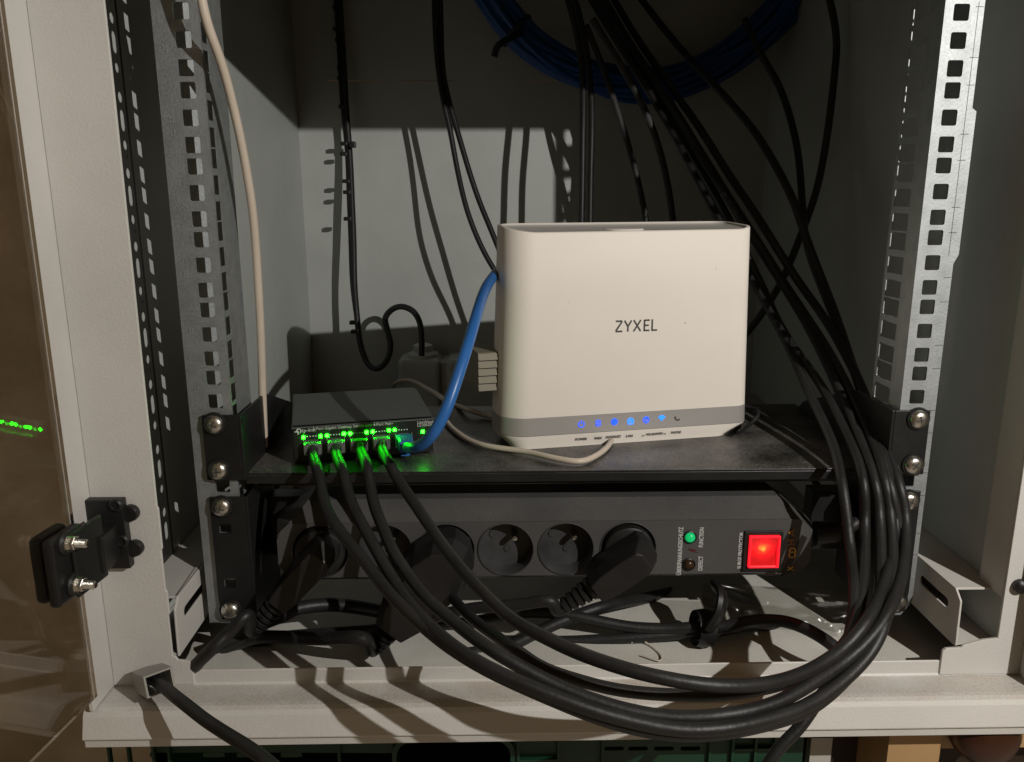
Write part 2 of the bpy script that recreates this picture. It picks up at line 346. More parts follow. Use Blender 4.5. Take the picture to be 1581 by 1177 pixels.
mb.box(.2972,.3000,-.0740,-.0450,-.1776,.36); mb.box(.2795,.2815,-.0448,-.0190,-.1235,.36)
mb.build('frame_post', M['frame'], cab, bevel=.0004)
MB().lathe([(.0042,0),(.0048,-.001),(.0046,-.0035),(.0030,-.0052),(.0008,-.0056)], at(1573,903,Y=-.0472), (0,1,0), 18, True).build('rubber_bumper', M['blackplastic'], cab)

# mounting rails: every square hole is cut
ZH = []
z = .0; st = [15.875,15.875,12.7]
k = 16
zz = {0:0.}
zt = 0.; ZH.append(0.)
for i in range(15,-8,-1):
    zt += st[i % 3]/1000; ZH.append(zt)
zt = 0.
for i in range(16, 26):
    zt -= st[(i) % 3]/1000
    ZH.append(zt)
ZH[ZH.index(0.)] = 0.
ZH = sorted(ZH)
# below the top U the pitch restarts with the shelf screws
ZH = [z for z in ZH if z > -.002] + [-.0145,-.0302,-.0460,-.0588,-.0722,-.0880,-.1035,-.1165,-.1325,-.1485]
HX = .23255
def rail(s):
    mb = MB()
    ol = [(s*.2222,-.1605),(s*.2500 if s<0 else s*.2462,-.1605)]
    if s > 0: ol = [(.2222,-.1605),(.2390,-.1605),(.2462,-.150),(.2462,.088),(.2490,.094),(.2490,.1815),(.2462,.1835),(.2462,.33),(.2222,.33)]
    else: ol = [(-.2222,.33),(-.2500,.33),(-.2500,-.1605),(-.2222,-.1605)]
    plate(mb, ol, [rrect(s*HX, z, .0048, .0048, .0011) for z in ZH], 0, .0018)
    # side flange running back, with an opening behind every square hole
    hs = [rrect(.0072, z+.0048, .0050, .0059, .001) if s < 0 else rrect(.0275, z-.004, .0108, .0058, .001) for z in sorted(ZH)]
    plate(mb, [(.0018,-.1605),(.0420,-.1605),(.0420,.33),(.0018,.33)], hs, s*.2222, s*.2228, lambda u,v,t: Vector((t,u,v)))
    if s < 0:                                                             # slanted fold seen through the holes
        mb.prism([(-.2237,.0200),(-.2440,.0134),(-.2445,.0146),(-.2242,.0212)], -.1605, .33, 'z')
    if s > 0: mb.box(.2449,.2462,.0019,.0620,-.1500,.33)  # outer flange; its unseen depth is stretched to block light through the gap
    o = mb.build('mounting_rail', M['zinc'], cab)
    return o
rl = rail(-1); rr_ = rail(1)
# scribed unit lines and stamped marks
mb = MB()
for z in [.2413,.2127,.1968,.168,.1524,.1236,.108,.0794,.0636,.035,.0192,-.0094,-.0252,-.0535,-.0700,-.0980,-.114]:
    mb.box(.2408,.2459,-.00012,.0004,z-.00018,z+.00018)
mb.box(.2424,.2427,-.00012,.0004,.093,.2440)
mb.build('unit_scribe', M['print'], cab)['kind'] = 'stuff'
mb = MB()
for z in (.2175,.1765,.1685,.1395,.0905,.0825,.0535,.0470,.0080,.0020,-.031):
    for dx in (-.0009,.0009):
        for dz in (-.0011,.0011):
            mb.lathe([(.00055,0),(.00035,-.0003)], (-.2440+dx, 0.0, z+dz), (0,1,0), 6)
mb.build('stamped_dots', M['zinc'], cab)['kind'] = 'stuff'

hs = []
for k in range(13):
    z0 = .318 - k*.0466
    hs += [rrect(.0250, z0, .0034, .0068, .0030), circle(.0250, z0-.0150, .0033, 10), circle(.0255, z0-.0225, .0012, 8), circle(.0250, z0-.0325, .0036, 10)]
hs = [h for h in hs if min(v for u,v in h) > -.110]
mb = MB(); plate(mb, [(-.0430,-.1220),(.0330,-.1220),(.0330,.345),(-.0430,.345)], hs, -.2844, -.2838, lambda u,v,t: Vector((t,u,v)))  # dark plate with cut holes, covering the band beside the left post
mb.build('perforated_strip', M['darkstrip'], cab)
# slotted mounting bars running front to back on both sides
def bar(s):
    mb = MB(); z0, z1 = -.1610, -.1225
    xi, xo = s*.2555, s*.2570
    sl = []
    for y in (-.008, .10, .20, .30, .40): sl.append(rrect(y, -.1375, .019, .0035, .0033, 4))
    plate(mb, [(-.0410,z0),(.49,z0),(.49,z1),(-.0330,z1),(-.0400,z1-.006)], sl, xi, xo, lambda u,v,t: Vector((t,u,v)))
    mb.box(*sorted((s*.2570, s*.2845)), -.0330, .49, z1-.0015, z1); mb.box(*sorted((s*.2570, s*.2845)), -.0400, .49, z0, z0+.0015)
    return mb.build('mounting_bar', M['bar'], cab, bevel=.0004)
bar(-1); bar(1)

# hinge on the left post and the smoked glass door swung open towards the camera
hg = MB()
hp = [( -.3020,-.0470),(-.2765,-.0470),(-.2765,-.0500)]
plate(hg, [(-.2995,-.0475),(-.2752,-.0475),(-.2745,-.0925),(-.2925,-.0925),(-.2995,-.098)], [], -.0535, -.0472)
for px, py in ((205,791),(212,845)):
    c = at(px-2, py, Y=-.0475); hg.lathe([(.0052,-.0008),(.0052,.003),(.0045,.0038)], (c.x, -.0473, c.z), (0,-1,0), 18)
hinge = hg.build('hinge', M['blackplastic'], cab, bevel=.0006)
MB().rbox(-.2965,-.2790,-.0745,-.0536,-.0855,-.0625,.0012).build('hinge_knuckle', M['blackplastic'], hinge)
for px, py in ((178,781),(188,836)):
    c = at(px, py, Y=-.0545)
    mb = MB().lathe([(.0042,0),(.0042,.0012),(.0032,.0020),(.0024,.0020),(.0020,.0012)], (c.x,-.0535,c.z), (0,-1,0), 18, True); mb.build('hinge_screw', M['blackplastic'], hinge)
a = R(7.0); dd = Vector((-math.sin(a), -math.cos(a), 0)); dn = Vector((dd.y, -dd.x, 0))       # door direction, normal away from the cabinet side
if dn.x > 0: dn = -dn
D0 = Vector((-.2905, -.0800, 0))
def dbox(s0, s1, n0, n1, z0, z1, r=0.):
    T = Matrix(((dd.x, dn.x, 0, D0.x), (dd.y, dn.y, 0, D0.y), (0,0,1,0), (0,0,0,1)))
    return (MB().rbox(s0, s1, n0, n1, z0, z1, r, T) if r else MB().box(s0, s1, n0, n1, z0, z1, T)), T
mb, T = dbox(0, .53, 0, .0045, -.163, .35); door = mb.build('door', M['glass'], cab)
mb, T = dbox(.002, .030, -.0065, -.0003, -.0885, -.0490, .002); 
clamp = mb.build('door_clamp', M['blackplastic'], door)
mb, T = dbox(.002, .027, .0048, .0125, -.0885, -.0490, .003); mb.build('door_clamp', M['blackplastic'], door)
mb, T = dbox(-.0125, .016, -.0090, -.0066, -.0890, -.0500, .001); mb.build('clamp_arm', M['blackplastic'], door)
NV = -dn
for (px, py) in ((100,838),(113,902)):
    p = onp(px, py, D0 + NV*.0068, dn)
    mb = MB().lathe([(.0068,-.0005),(.0068,.0015),(.0060,.0025)], p, NV, 20, True); wsh = mb.build('rubber_washer', M['rubber'], door)
    mb = MB().lathe([(.0052,.0025),(.0052,.0034)], p, NV, 20); mb.lathe([(.0040,.0034),(.0040,.0066),(.0036,.0070)], p, NV, 6)
    pr2 = [(.0022,.0066)]
    for i in range(10): pr2 += [(.0024,.0070+i*.0006),(.0021,.0073+i*.0006)]
    mb.lathe(pr2+[(.0016,.0136)], p, NV, 14); mb.build('bolt', M['steel'], door)

# faint raised lettering plate on the beam: only the ridge and worn strokes can be told
mb = MB()
ys = -.0748
for x0, x1, z0, z1 in ((-.2600,-.2325,-.1965,-.1961),): pass
for i, x in enumerate((-.2585,-.2560,-.2530,-.2502,-.2478,-.2440,-.2408)):
    T = Matrix.Translation((x, -.0742, -.1885)) @ Matrix.Rotation(R(-16), 4, 'X')
    mb.box(-.0005,.0005,-.0003,.0003,-.0026,.0026,T)
    if i in (1,3,4): mb.box(.0005,.0016,-.0003,.0003,.0018,.0026,T)
T = Matrix.Translation((-.2495, -.0757, -.1938)) @ Matrix.Rotation(R(-16), 4, 'X'); mb.box(-.011,.011,-.0003,.0003,-.0004,.0004,T)
mb.build('raised_lettering', M['frame'], cab)

# ================================================================== screws (one mesh, shared)
def screw_mesh():
    bm = bmesh.new()
    mb = MB(); prof = [(.0064,0),(.0064,-.0008),(.0061,-.0018),(.0050,-.0030),(.0034,-.0037),(.0018,-.0040)]
    mb.lathe(prof, (0,0,0), (0,1,0), 22, True)
    return mb
def washer(mbp): return mbp
def add_screws(parent, pts, r0=.0):
    base = W[parent.name].inverted(); first = None
    for i, p in enumerate(pts):
        if first is None:
            mb = screw_mesh(); me_o = mb.build('screw', M['steel'], parent, local=True); me_o.location = base @ Vector(p); first = me_o
            x = MB()
            for a in (0, 90):
                T = Matrix.Rotation(R(a+20), 4, 'Y'); x.box(-.0030,.0030,-.00412,-.0036,-.00055,.00055,T)
            rc = x.build('cross_recess', M['print'], first, local=True)
            ws = MB().lathe([(.0080,.0012),(.0080,.0002),(.0074,-.0006),(.0050,-.0006)], (0,0,0), (0,1,0), 22, True).build('washer', M['blackplastic'], first, local=True)
        else:
            c = first.copy(); C.objects.link(c); c.parent = parent; c.location = base @ Vector(p); a = random.uniform(-50,50); c.rotation_euler = (0,R(a),0)
            for ch in (rc, ws): d = ch.copy(); C.objects.link(d); d.parent = c

# ================================================================== SHELF
sh = thing('rack_shelf', 'dusty black steel rack shelf screwed between the rails', 'shelf', (0,.08,-.0520))
mb = MB(); mb.box(-.2170,.2170,.0015,.172,-.0518,-.0504); mb.box(-.2170,.2170,.0012,.0026,-.0580,-.0519)
mb.build('tray', M['shelf'], sh, bevel=.0003)
for s in (-1,1):
    mb = MB()
    plate(mb, [(s*.2175,-.0535),(s*.2412,-.0535),(s*.2412,-.0085),(s*.2175,-.0085)][::s], [], -.0035, -.0015)
    plate(mb, [(-.0035,-.0535),(.165,-.0535),(.150,-.0420),(.070,-.0135),(.055,-.0085),(-.0035,-.0085)], [], s*.2155, s*.2174, lambda u,v,t: Vector((t,u,v)))
    mb.build('ear', M['black'], sh, bevel=.0004)
add_screws(sh, [(s*.2332, -.0042, z) for s in (-1,1) for z in (-.0143,-.0462)])

# ================================================================== ROUTER
A_ = at(793,696,Z=-.0503); B_ = at(1125,673,Z=-.0503); rzr = math.atan2(B_.y-A_.y, B_.x-A_.x)
xd = Vector((math.cos(rzr), math.sin(rzr), 0)); yd = Vector((-xd.y, xd.x, 0)); mid = (A_+B_)/2
ro = thing('router', 'white upright router with grey stripe and blue status lights', 'router', mid + yd*.026, rzr)
RI = W[ro.name].inverted()
def ring(hw, hd, rl_, rr, z, cy=0., n=9, xs=0.):
    out = []
    for sx, sy, a0, r in ((1,1,0,rr),(-1,1,90,rl_),(-1,-1,180,rl_),(1,-1,270,rr)):
        for i in range(n):
            t = R(a0+90*i/(n-1)); out.append(Vector((xs+sx*(hw-r)+r*math.cos(t), cy+sy*(hd-r)+r*math.sin(t), z)))
    return out
def loft(rings, cap0=True, cap1=True):
    mb = MB(); n = len(rings[0]); vs = [v for r in rings for v in r]
    fs = [(j*n+i, j*n+(i+1)%n, (j+1)*n+(i+1)%n, (j+1)*n+i) for j in range(len(rings)-1) for i in range(n)]
    if cap0: fs.append(tuple(range(n))[::-1])
    if cap1: fs.append(tuple(range((len(rings)-1)*n, len(rings)*n)))
    mb.add(vs, fs, True); return mb
pT = RI @ at(772,350,Y=.05); 
FRONT = -.026
n_ = yd; p0_ = mid - yd*.0005
def rl_pt(px, py, off=0.): return RI @ onp(px, py, mid + yd*(off), yd)
XL = rl_pt(763,645,.024).x; XR = rl_pt(1148,640,.010).x; ZT = rl_pt(960,359).z
XLt = rl_pt(771,360,.026).x; XRt = rl_pt(1156,360,.010).x
zs0, zs1 = rl_pt(790,676).z, rl_pt(790,648).z
cb = (XL+XR)/2; hb = (XR-XL)/2; ct = (XLt+XRt)/2; ht = (XRt-XLt)/2
HD, RL, RR = .0265, .021, .012
def rg(z, ins=0., dz=0.):
    t = (z-zs0)/(ZT-zs0); c = cb+(ct-cb)*t; h = hb+(ht-hb)*t
    r_ = ring(h-ins, HD-ins, RL-ins*.8, RR-ins*.8, z+dz, 0, 9, c)
    k = .0050*min(1, max(0, (t-.85)/.10))          # the top edge rises towards the back and the ends
    for v in r_: v.z += k*min(1, .5*(v.y/HD+1) + .55*abs((v.x-c)/h)**6)
    return r_
body = loft([rg(zs1), rg(zs1+(ZT-zs1)*.33), rg(zs1+(ZT-zs1)*.66), rg(ZT-.0010), rg(ZT-.0003,.0004), rg(ZT,.0012), rg(ZT,.0024), rg(ZT-.0004,.0028)], True, False)
body.build('shell', M['router'], ro, local=True)
loft([rg(ZT-.0004,.0028), rg(ZT-.0014,.0033), rg(ZT-.0024,.0060)], False, True).build('top_grille', M['routertop'], ro, local=True)
MB().lathe([(.0155,0),(.0155,.0042),(.0146,.0050),(.0120,.0050)], (ct,0,ZT-.0034), (0,0,1), 28, True).build('top_button', M['router'], ro, local=True)
loft([rg(zs0,.0001), rg(zs0+.0003,-.0002), rg(zs1-.0003,-.0002), rg(zs1-.0001,.0001)]).build('stripe', M['stripe'], ro, local=True)
bl = RI @ A_; br = RI @ B_
def rb(z, k):  # base flares in to the foot
    r0 = rg(zs0); 
    cx = (bl.x+br.x)/2; hx = (br.x-bl.x)/2
    foot = ring(hx, HD-.0012, RL*.55, RR*.8, z, 0, 9, cx)
    return [a.lerp(b, k) for a, b in zip([Vector((v.x,v.y,z)) for v in r0], foot)]
loft([rb(.0, 1.), rb(.0008, .97), rb(zs0*.45, .55), rb(zs0-.0012, .04), rb(zs0-.0002, .0)]).build('base', M['router'], ro, local=True)
# brand letters from straight strokes
def strokes(mb, segs, o, sc, wd, y):
    for (x0,z0,x1,z1) in segs:
        a = Vector((o[0]+x0*sc, y, o[1]+z0*sc)); b = Vector((o[0]+x1*sc, y, o[1]+z1*sc)); d = (b-a).normalized(); nrm = Vector((-d.z,0,d.x))*wd/2
        a -= d*wd*.5*0; t = Vector((0,.00025,0))
        q = [a+nrm, b+nrm, b-nrm, a-nrm]; mb.add([p for p in q]+[p+t for p in q], [(0,1,2,3),(7,6,5,4),(0,4,5,1),(1,5,6,2),(2,6,7,3),(3,7,4,0)])
a0 = rl_pt(950,512); a1 = rl_pt(1012,509); H = (rl_pt(950,496).z - rl_pt(950,513).z)*.93; Wt = a1.x-a0.x
LET = {'Z':[(0,1,.66,1),(.64,.96,.02,.06),(0,0,.68,0)], 'Y':[(-.02,1.04,.34,.45),(.70,1.04,.34,.45),(.34,.48,.34,-.05)], 'X':[(0,1.05,.32,.56),(.42,.42,.72,-.05),(.72,1.05,0,-.05)], 'E':[(.05,1.07,.05,-.07),(.05,1,.58,1),(.05,.5,.50,.5),(.05,0,.58,0)], 'L':[(.05,1.07,.05,0),(0,0,.58,0)]}
mb = MB(); adv = 0
for i, ch in enumerate('ZYXEL'):
    strokes(mb, LET[ch], (a0.x + (0,.215,.435,.685,.875)[i]*Wt*1.02, a0.z), H, H*.165, -HD-.00018 - i*.00001)
mb.build('brand_lettering', M['print'], ro, local=True)
# status icons
yS = -HD-.0006
def icon(px, py, kind, m):
    p = rl_pt(px, py); mb = MB(); r = .0022
    def arc(a0, a1, r, wd=.00062, n=14, cx=0., cz=0.):
        pts = [(cx+r*math.cos(R(a0+(a1-a0)*i/n)), cz+r*math.sin(R(a0+(a1-a0)*i/n))) for i in range(n+1)]
        strokes(mb, [(pts[i][0],pts[i][1],pts[i+1][0],pts[i+1][1]) for i in range(n)], (p.x,p.z), 1., wd, yS)
    def ln(*s): strokes(mb, [s], (p.x,p.z), 1., .0006, yS-.00004)
    if kind == 'power': arc(120,420,r); ln(0,.0030,0,.0004)
    if kind == 'wan': arc(30,150,r); arc(210,330,r); ln(-.002,.0006,.002,.0006); ln(-.002,-.0007,.002,-.0007)
    if kind == 'globe': arc(0,360,r,.0009); ln(-r,0,r,0); ln(0,-r,0,r); arc(0,360,r*.5); ln(-.0016,.0012,.0016,.0012); ln(-.0016,-.0012,.0016,-.0012)
    if kind == 'home': ln(-.0026,.0002,0,.0026); ln(0,.0026,.0026,.0002); ln(-.0019,.0004,-.0019,-.0022); ln(.0019,.0004,.0019,-.0022); ln(-.0019,-.0022,.0019,-.0022); arc(0,360,.0008); arc(0,360,.0024,.0004)
    if kind == 'wifi': arc(35,145,.0028,.0007,10,0,-.0008); arc(35,145,.0018,.0007,8,0,-.0008); arc(0,360,.0005,.0008,8,0,-.0012); arc(0,360,.0024,.0004)
    if kind == 'wifi2': arc(20,160,.0026,.0008,10,0,-.0004); arc(20,160,.0016,.0009,8,0,-.0004); arc(0,360,.0006,.0009,8,0,-.0006)
    if kind == 'phone': arc(170,300,.0022,.0009); arc(160,180,.0020,.0014); arc(290,310,.0020,.0014)
    mb.build('status_icon', m, ro, local=True)
for px, py, k, m in ((897,655,'power','led_b'),(923,653,'wan','led_b'),(948,651,'globe','led_b'),(973,650,'home','led_c'),(997,648,'wifi','led_b'),(1021,646,'wifi2','led_c'),(1046,644,'phone','print')):
    icon(px, py, k, M[m])
for px, py, s, ln in ((897,679.5,'POWER',18),(923,678,'WAN',11),(947,676,'INTERNET',23),(971.5,674.5,'LAN',10),(1010,671.5,'WLAN/WPS',25),(1043.5,669,'PHONE',15)):
    p = rl_pt(px, py); q = rl_pt(px+ln, py)
    text('status_print', s, .0026, (p.x, -HD-.0002, p.z), (1,0,0), (0,.0,1), M['print'], ro, True, 'CENTER', length=q.x-p.x, bold=.00004)
mb = MB(); pa = rl_pt(992,672); pb = rl_pt(1027,669)
strokes(mb, [(0,0,.002,0),(0,0,0,-.0012)], (pa.x,pa.z), 1, .0003, -HD-.0002); strokes(mb, [(0,0,-.002,0),(0,0,0,-.0012)], (pb.x,pb.z), 1, .0003, -HD-.0002)
mb.build('status_print', M['print'], ro, local=True)

# ================================================================== SWITCH
SA = at(452,663,Z=-.0245); SB = at(668,648,Z=-.0245); rs = math.atan2(SB.y-SA.y, SB.x-SA.x); sxd = Vector((math.cos(rs),math.sin(rs),0)); syd = Vector((-sxd.y,sxd.x,0))
SWW = (SB-SA).length
sw = thing('network_switch', 'dark grey five port desktop switch with lit green lights', 'network switch', (SA.x, SA.y, -.0503), rs)
SI = W[sw.name].inverted()
def sp(px, py): return SI @ onp(px, py, SA, syd)
HT = .0258; z0s = .0022
led_px = [(468.5,675.5),(495,673.5),(505,672.7),(531,670),(540.7,669.5),(566,667.5),(575.5,666.7),(600.5,664.5),(609.5,664)]
L0 = [sp(*q) for q in led_px]
pc = [((L0[0]+L0[1])/2).x, ((L0[2]+L0[3])/2).x, ((L0[4]+L0[5])/2).x, ((L0[6]+L0[7])/2).x, L0[8].x+.0060]
zled = sum(q.z for q in L0)/len(L0)
phw = .0061; pz1 = zled-.0022; pz0 = pz1-.0105
mb = MB(); plate(mb, [(0,z0s),(SWW,z0s),(SWW,HT),(0,HT)], [[(c-phw,pz0),(c+phw,pz0),(c+phw,pz1),(c-phw,pz1)] for c in pc], 0, .0015)
mb.build('front_panel', M['switchface'], sw, local=True)
mb = MB().rbox(-.0008, SWW+.0008, .0016, .098, z0s, HT+.0008, .0008); mb.rbox(-.0008, SWW+.0008, -.0002, .006, HT+.0001, HT+.0008, .0002)
mb.build('case', M['switch'], sw, local=True)
for c in pc:
    mb = MB()
    for x0,x1,zz0,zz1 in ((c-phw,c-phw+.0005,pz0,pz1),(c+phw-.0005,c+phw,pz0,pz1),(c-phw+.0005,c+phw-.0005,pz0,pz0+.0005)):
        mb.box(x0,x1,-.0008,.0012,zz0,zz1)
    mb.build('port', M['port'], sw, local=True)
for i, q in enumerate(L0 + [sp(652.7,666.7)]):
    mb = MB().rbox(q.x-.0011, q.x+.0011, -.0007, .0006, q.z-.0011, q.z+.0011, .0004); mb.build('status_light', M['led_g'], sw, local=True)
mb = MB()
for i, c in enumerate(pc):
    for dx in (-.0032, -.0012, .0008, .0026): mb.box(c+dx-.0004, c+dx+.0004, -.00015, 0, zled-.0004, zled+.0004)
mb.build('port_print', M['whiteprint'], sw, local=True)
p = sp(466,667.5)
text('brand_print', 'tp-link', .0036, (p.x, -.00016, p.z), (1,0,0), (0,0,1), M['whiteprint'], sw, True)
text('model_print', '5-Port Gigabit Desktop Switch with 4-Port PoE+', .0030, (sp(483,667).x, -.00016, sp(483,664.5).z), (1,0,0), (0,0,1), M['whiteprint'], sw, True, sx=.93)
p = sp(644,654.5); text('model_print', 'LiteWave', .0030, (p.x, -.00016, p.z), (1,0,0), (0,0,1), M['whiteprint'], sw, True)
p = sp(644,659); text('model_print', 'LS105GP', .0030, (p.x, -.00016, p.z), (1,0,0), (0,0,1), M['whiteprint'], sw, True)
p = sp(460.5,665.5); mb = MB()
def lg(x,z,r,wd,a0,a1):
    pts = [(r*math.cos(R(a0+(a1-a0)*i/14)), r*math.sin(R(a0+(a1-a0)*i/14))) for i in range(15)]
    strokes(mb, [(pts[i][0],pts[i][1],pts[i+1][0],pts[i+1][1]) for i in range(14)], (x,z), 1., wd, -.00016)
lg(p.x+.0004,p.z,.0014,.0008,-60,270); strokes(mb, [(-.0002,0,-.0002,-.0026),(-.0024,-.0006,-.0014,-.0006)], (p.x,p.z), 1., .0007, -.00018)
mb.build('brand_mark', M['whiteprint'], sw, local=True)
for x in (.008, SWW-.008):
    for y in (.008,.088): MB().lathe([(.004,0),(.004,.0022)], (x,y,0), (0,0,1), 14).build('rubber_foot', M['rubber'], sw, local=True)

# ================================================================== POWER STRIP
ps = thing('power_strip', 'grey six socket power strip with red rocker switch', 'power strip', (-.0146,.02,-.138))
SX0, SX1 = -.1990, .1705
zc = -.1067
sock = [at(x,848,Y=0) for x in (495,594,690,781,874,970)]
sock = [Vector((p.x,0,zc)) for p in sock]
mb = MB()
plate(mb, [(SX0+.0075,-.1268),(SX1-.0085,-.1268),(SX1,-.1185),(SX1,-.0945),(SX1-.0095,-.0867),(SX0+.0085,-.0867),(SX0,-.0945),(SX0,-.1185)], [circle(p.x,p.z,.0190,40) for p in sock], 0, .0012)
# shell behind the face: bevelled sides as lofted outlines
fr = [(SX0+.0075,-.1268),(SX1-.0085,-.1268),(SX1,-.1185),(SX1,-.0945),(SX1-.0095,-.0867),(SX0+.0085,-.0867),(SX0,-.0945),(SX0,-.1185)]
bk = [(SX0+.004,-.1372),(SX1-.014,-.1372),(SX1+.004,-.1250),(SX1+.004,-.0930),(SX1-.020,-.0762),(SX0+.019,-.0762),(SX0-.004,-.0910),(SX0-.004,-.1250)]
vs = [Vector((x,0.0012,z)) for x,z in fr] + [Vector((x,.0180,z)) for x,z in bk] + [Vector((x,.046,z)) for x,z in bk]
mb.add(vs, [(j*8+i,j*8+(i+1)%8,(j+1)*8+(i+1)%8,(j+1)*8+i) for j in range(2) for i in range(8)] + [tuple(range(16,24))])
mb.build('housing', M['strip'], ps)
first = None
for i, p in enumerate(sock):
    mb = MB().lathe([(.0193,-.0002),(.0196,-.0008),(.0190,-.0010),(.0186,.0004),(.0180,.0125)], (p.x,0,p.z), (0,1,0), 36, True, cap=False)
    # floor of the well
    mb.lathe([(.0180,.0125),(.0002,.0126)], (p.x,0,p.z), (0,1,0), 36, False, cap=False)
    so = mb.build('socket', M['socket'], ps)
    cx, cz = p.x+.0055, p.z+.0045
    pn = MB().lathe([(.0023,.0126),(.0023,.0020),(.0017,.0004),(.0004,0)], (p.x+.0062,0.0005,p.z+.0072), (0,1,0), 14, True); pn.build('earth_pin', M['brass'], so)
    pn = MB()
    for dx, dz in ((.0018,-.0050),(-.0085,.0060)): pn.lathe([(.0030,.01245),(.0028,.0117),(.0019,.0117)], (p.x+dx,0,p.z+dz), (0,1,0), 14, True)
    pn.build('pin_hole', M['socket'], so)
# indicators, rocker, print
def fp(px, py): q = at(px, py, Y=0); return q
for (px, py), m in (((1065,829),'lamp_g'),((1063,871),'lamp_o')):
    q = fp(px, py)
    MB().lathe([(.0048,-.0002),(.0048,-.0010),(.0040,-.0014),(.0036,-.0006)], (q.x,0,q.z), (0,1,0), 22, True).build('lamp_rim', M['blackplastic'], ps)
    MB().lathe([(.0035,-.0008),(.0033,-.0020),(.0022,-.0032),(.0006,-.0036)], (q.x,0,q.z), (0,1,0), 20, True).build('indicator_lamp', M[m], ps)
qa, qb = fp(1147,850), fp(1206,850); qa.z = fp(1177,819).z; qb.z = fp(1177,880).z
rk = MB(); plate(rk, [(qa.x,qb.z),(qb.x,qb.z),(qb.x,qa.z),(qa.x,qa.z)], [[(qa.x+.0032,qb.z+.0035),(qb.x-.0024,qb.z+.0035),(qb.x-.0024,qa.z-.0028),(qa.x+.0032,qa.z-.0028)]], -.0022, -.0002)
rk = rk.build('rocker_switch', M['blackplastic'], ps, bevel=.0003)
x0,x1,z0,z1 = qa.x+.0033, qb.x-.0025, qb.z+.0036, qa.z-.0029
MB().prism([(-.0002,z0),(-.0030,z0+.0004),(-.0016,(z0+z1)/2),(-.0042,z1-.0004),(-.0002,z1)], x0+.0010, x1-.0010, 'x').build('rocker_lens', M['red_glow'], rk)
mb = MB(); 
for a_,b_,c_,d_ in ((x0,x1,z0,z0+.0009),(x0,x1,z1-.0009,z1),(x0,x0+.0009,z0+.0009,z1-.0009),(x1-.0009,x1,z0+.0009,z1-.0009)): mb.box(a_,b_,-.0046,-.0003,c_,d_)
mb.build('rocker_rim', M['red_frame'], rk)
nb = W[ps.name].inverted() @ Vector(((x0+x1)/2-.0004, -.0026, (z0+z1)/2+.0020)); RDIST.inputs[1].default_value = tuple(nb)
def vtext(s, px, py, size, ln, m=M['whiteprint'], nm='function_print'):
    q = fp(px, py); q2 = fp(px, py-ln); text(nm, s, size, (q.x, -.0003, q.z), (0,0,1), (-1,0,0), m, ps, length=(q2-q).length, bold=.00006)
vtext('ÜBERSPANNUNGSSCHUTZ', 1051, 888, .0044, 74)
vtext('FUNCTION', 1085, 845, .0044, 30); vtext('DEFECT', 1084, 881, .0044, 22)
vtext('SURGE PROTECTOR', 1144, 878, .0040, 56)
q = fp(1070,850); MB().add([(q.x-.004,-.0003,q.z+.0016),(q.x+.003,-.0003,q.z+.0004),(q.x+.001,-.0003,q.z-.0004),(q.x+.0045,-.0003,q.z-.0020),(q.x-.001,-.0003,q.z-.0008)],[(0,1,2,3,4)]).build('warning_mark', M['redprint'], ps)
# slanted dark tape bands with gold letters on the right end
def quad(pts, y, m, nm):
    vs = [Vector((at(px,py,Y=0).x, y, at(px,py,Y=0).z)) for px, py in pts]; MB().add(vs+[v+Vector((0,.0002,0)) for v in vs], [(0,1,2,3),(7,6,5,4)]+[(i,(i+1)%4,4+(i+1)%4,4+i) for i in range(4)]).build(nm, m, ps)
quad([(1179,889),(1195,889),(1226,818),(1220,816)], -.0003, M['tape'], 'tape_band'); quad([(1205,889),(1222,886),(1246,830),(1238,826)], -.0003, M['tape'], 'tape_band')
vtext('CD', 1227.5, 862, .0070, 16, M['gold'], 'tape_lettering'); vtext('H', 1226, 842, .0064, 8, M['orange'], 'tape_lettering'); vtext('A', 1226, 828, .0064, 12, M['orange'], 'tape_lettering'); vtext('X', 1224, 881, .0056, 7, M['gold'], 'tape_lettering')
# end caps and mounting ears with slots
for s in (-1,1):
    mb = MB()
    plate(mb, [(s*.2175,-.1560),(s*.2400,-.1560),(s*.2412,-.1400),(s*.2412,-.0655),(s*.2175,-.0655)][::s], [rrect(s*.2325,-.0885,.0042,.0034,.0008), rrect(s*.2325,-.1285,.0042,.0034,.0008)], -.0035, -.0015)
    plate(mb, [(-.0035,-.1560),(.060,-.1560),(.060,-.0655),(-.0035,-.0655)], [], s*.2155, s*.2174, lambda u,v,t: Vector((t,u,v)))
    mb.box(*sorted((s*.187, s*.2154)), .0445, .060, -.130, -.084)
    mb.build('ear', M['black'], ps, bevel=.0004)
MB().box(-.2154,.2154,.0300,.0320,-.0700,-.0600).build('cross_rail', M['black'], ps)
add_screws(ps, [(s*.2332, -.0042, z) for s in (-1,1) for z in (-.0722,-.1487)])
# strip's own lead leaves the right end
tb = path([Vector((SX1+.010,.02,-.106)), Vector((SX1+.028,.018,-.104)), Vector((.207,.016,-.098)), Vector((.2135,.03,-.10)), Vector((.208,.09,-.14)), Vector((.19,.2,-.172))], 6, 2)
MB().tube(tb, .0045, 12, [.0085,.0085,.0082,.008,.0078,.0074,.006] + [.0045]*(len(tb)-7)).build('supply_lead', M['rubber'], ps)

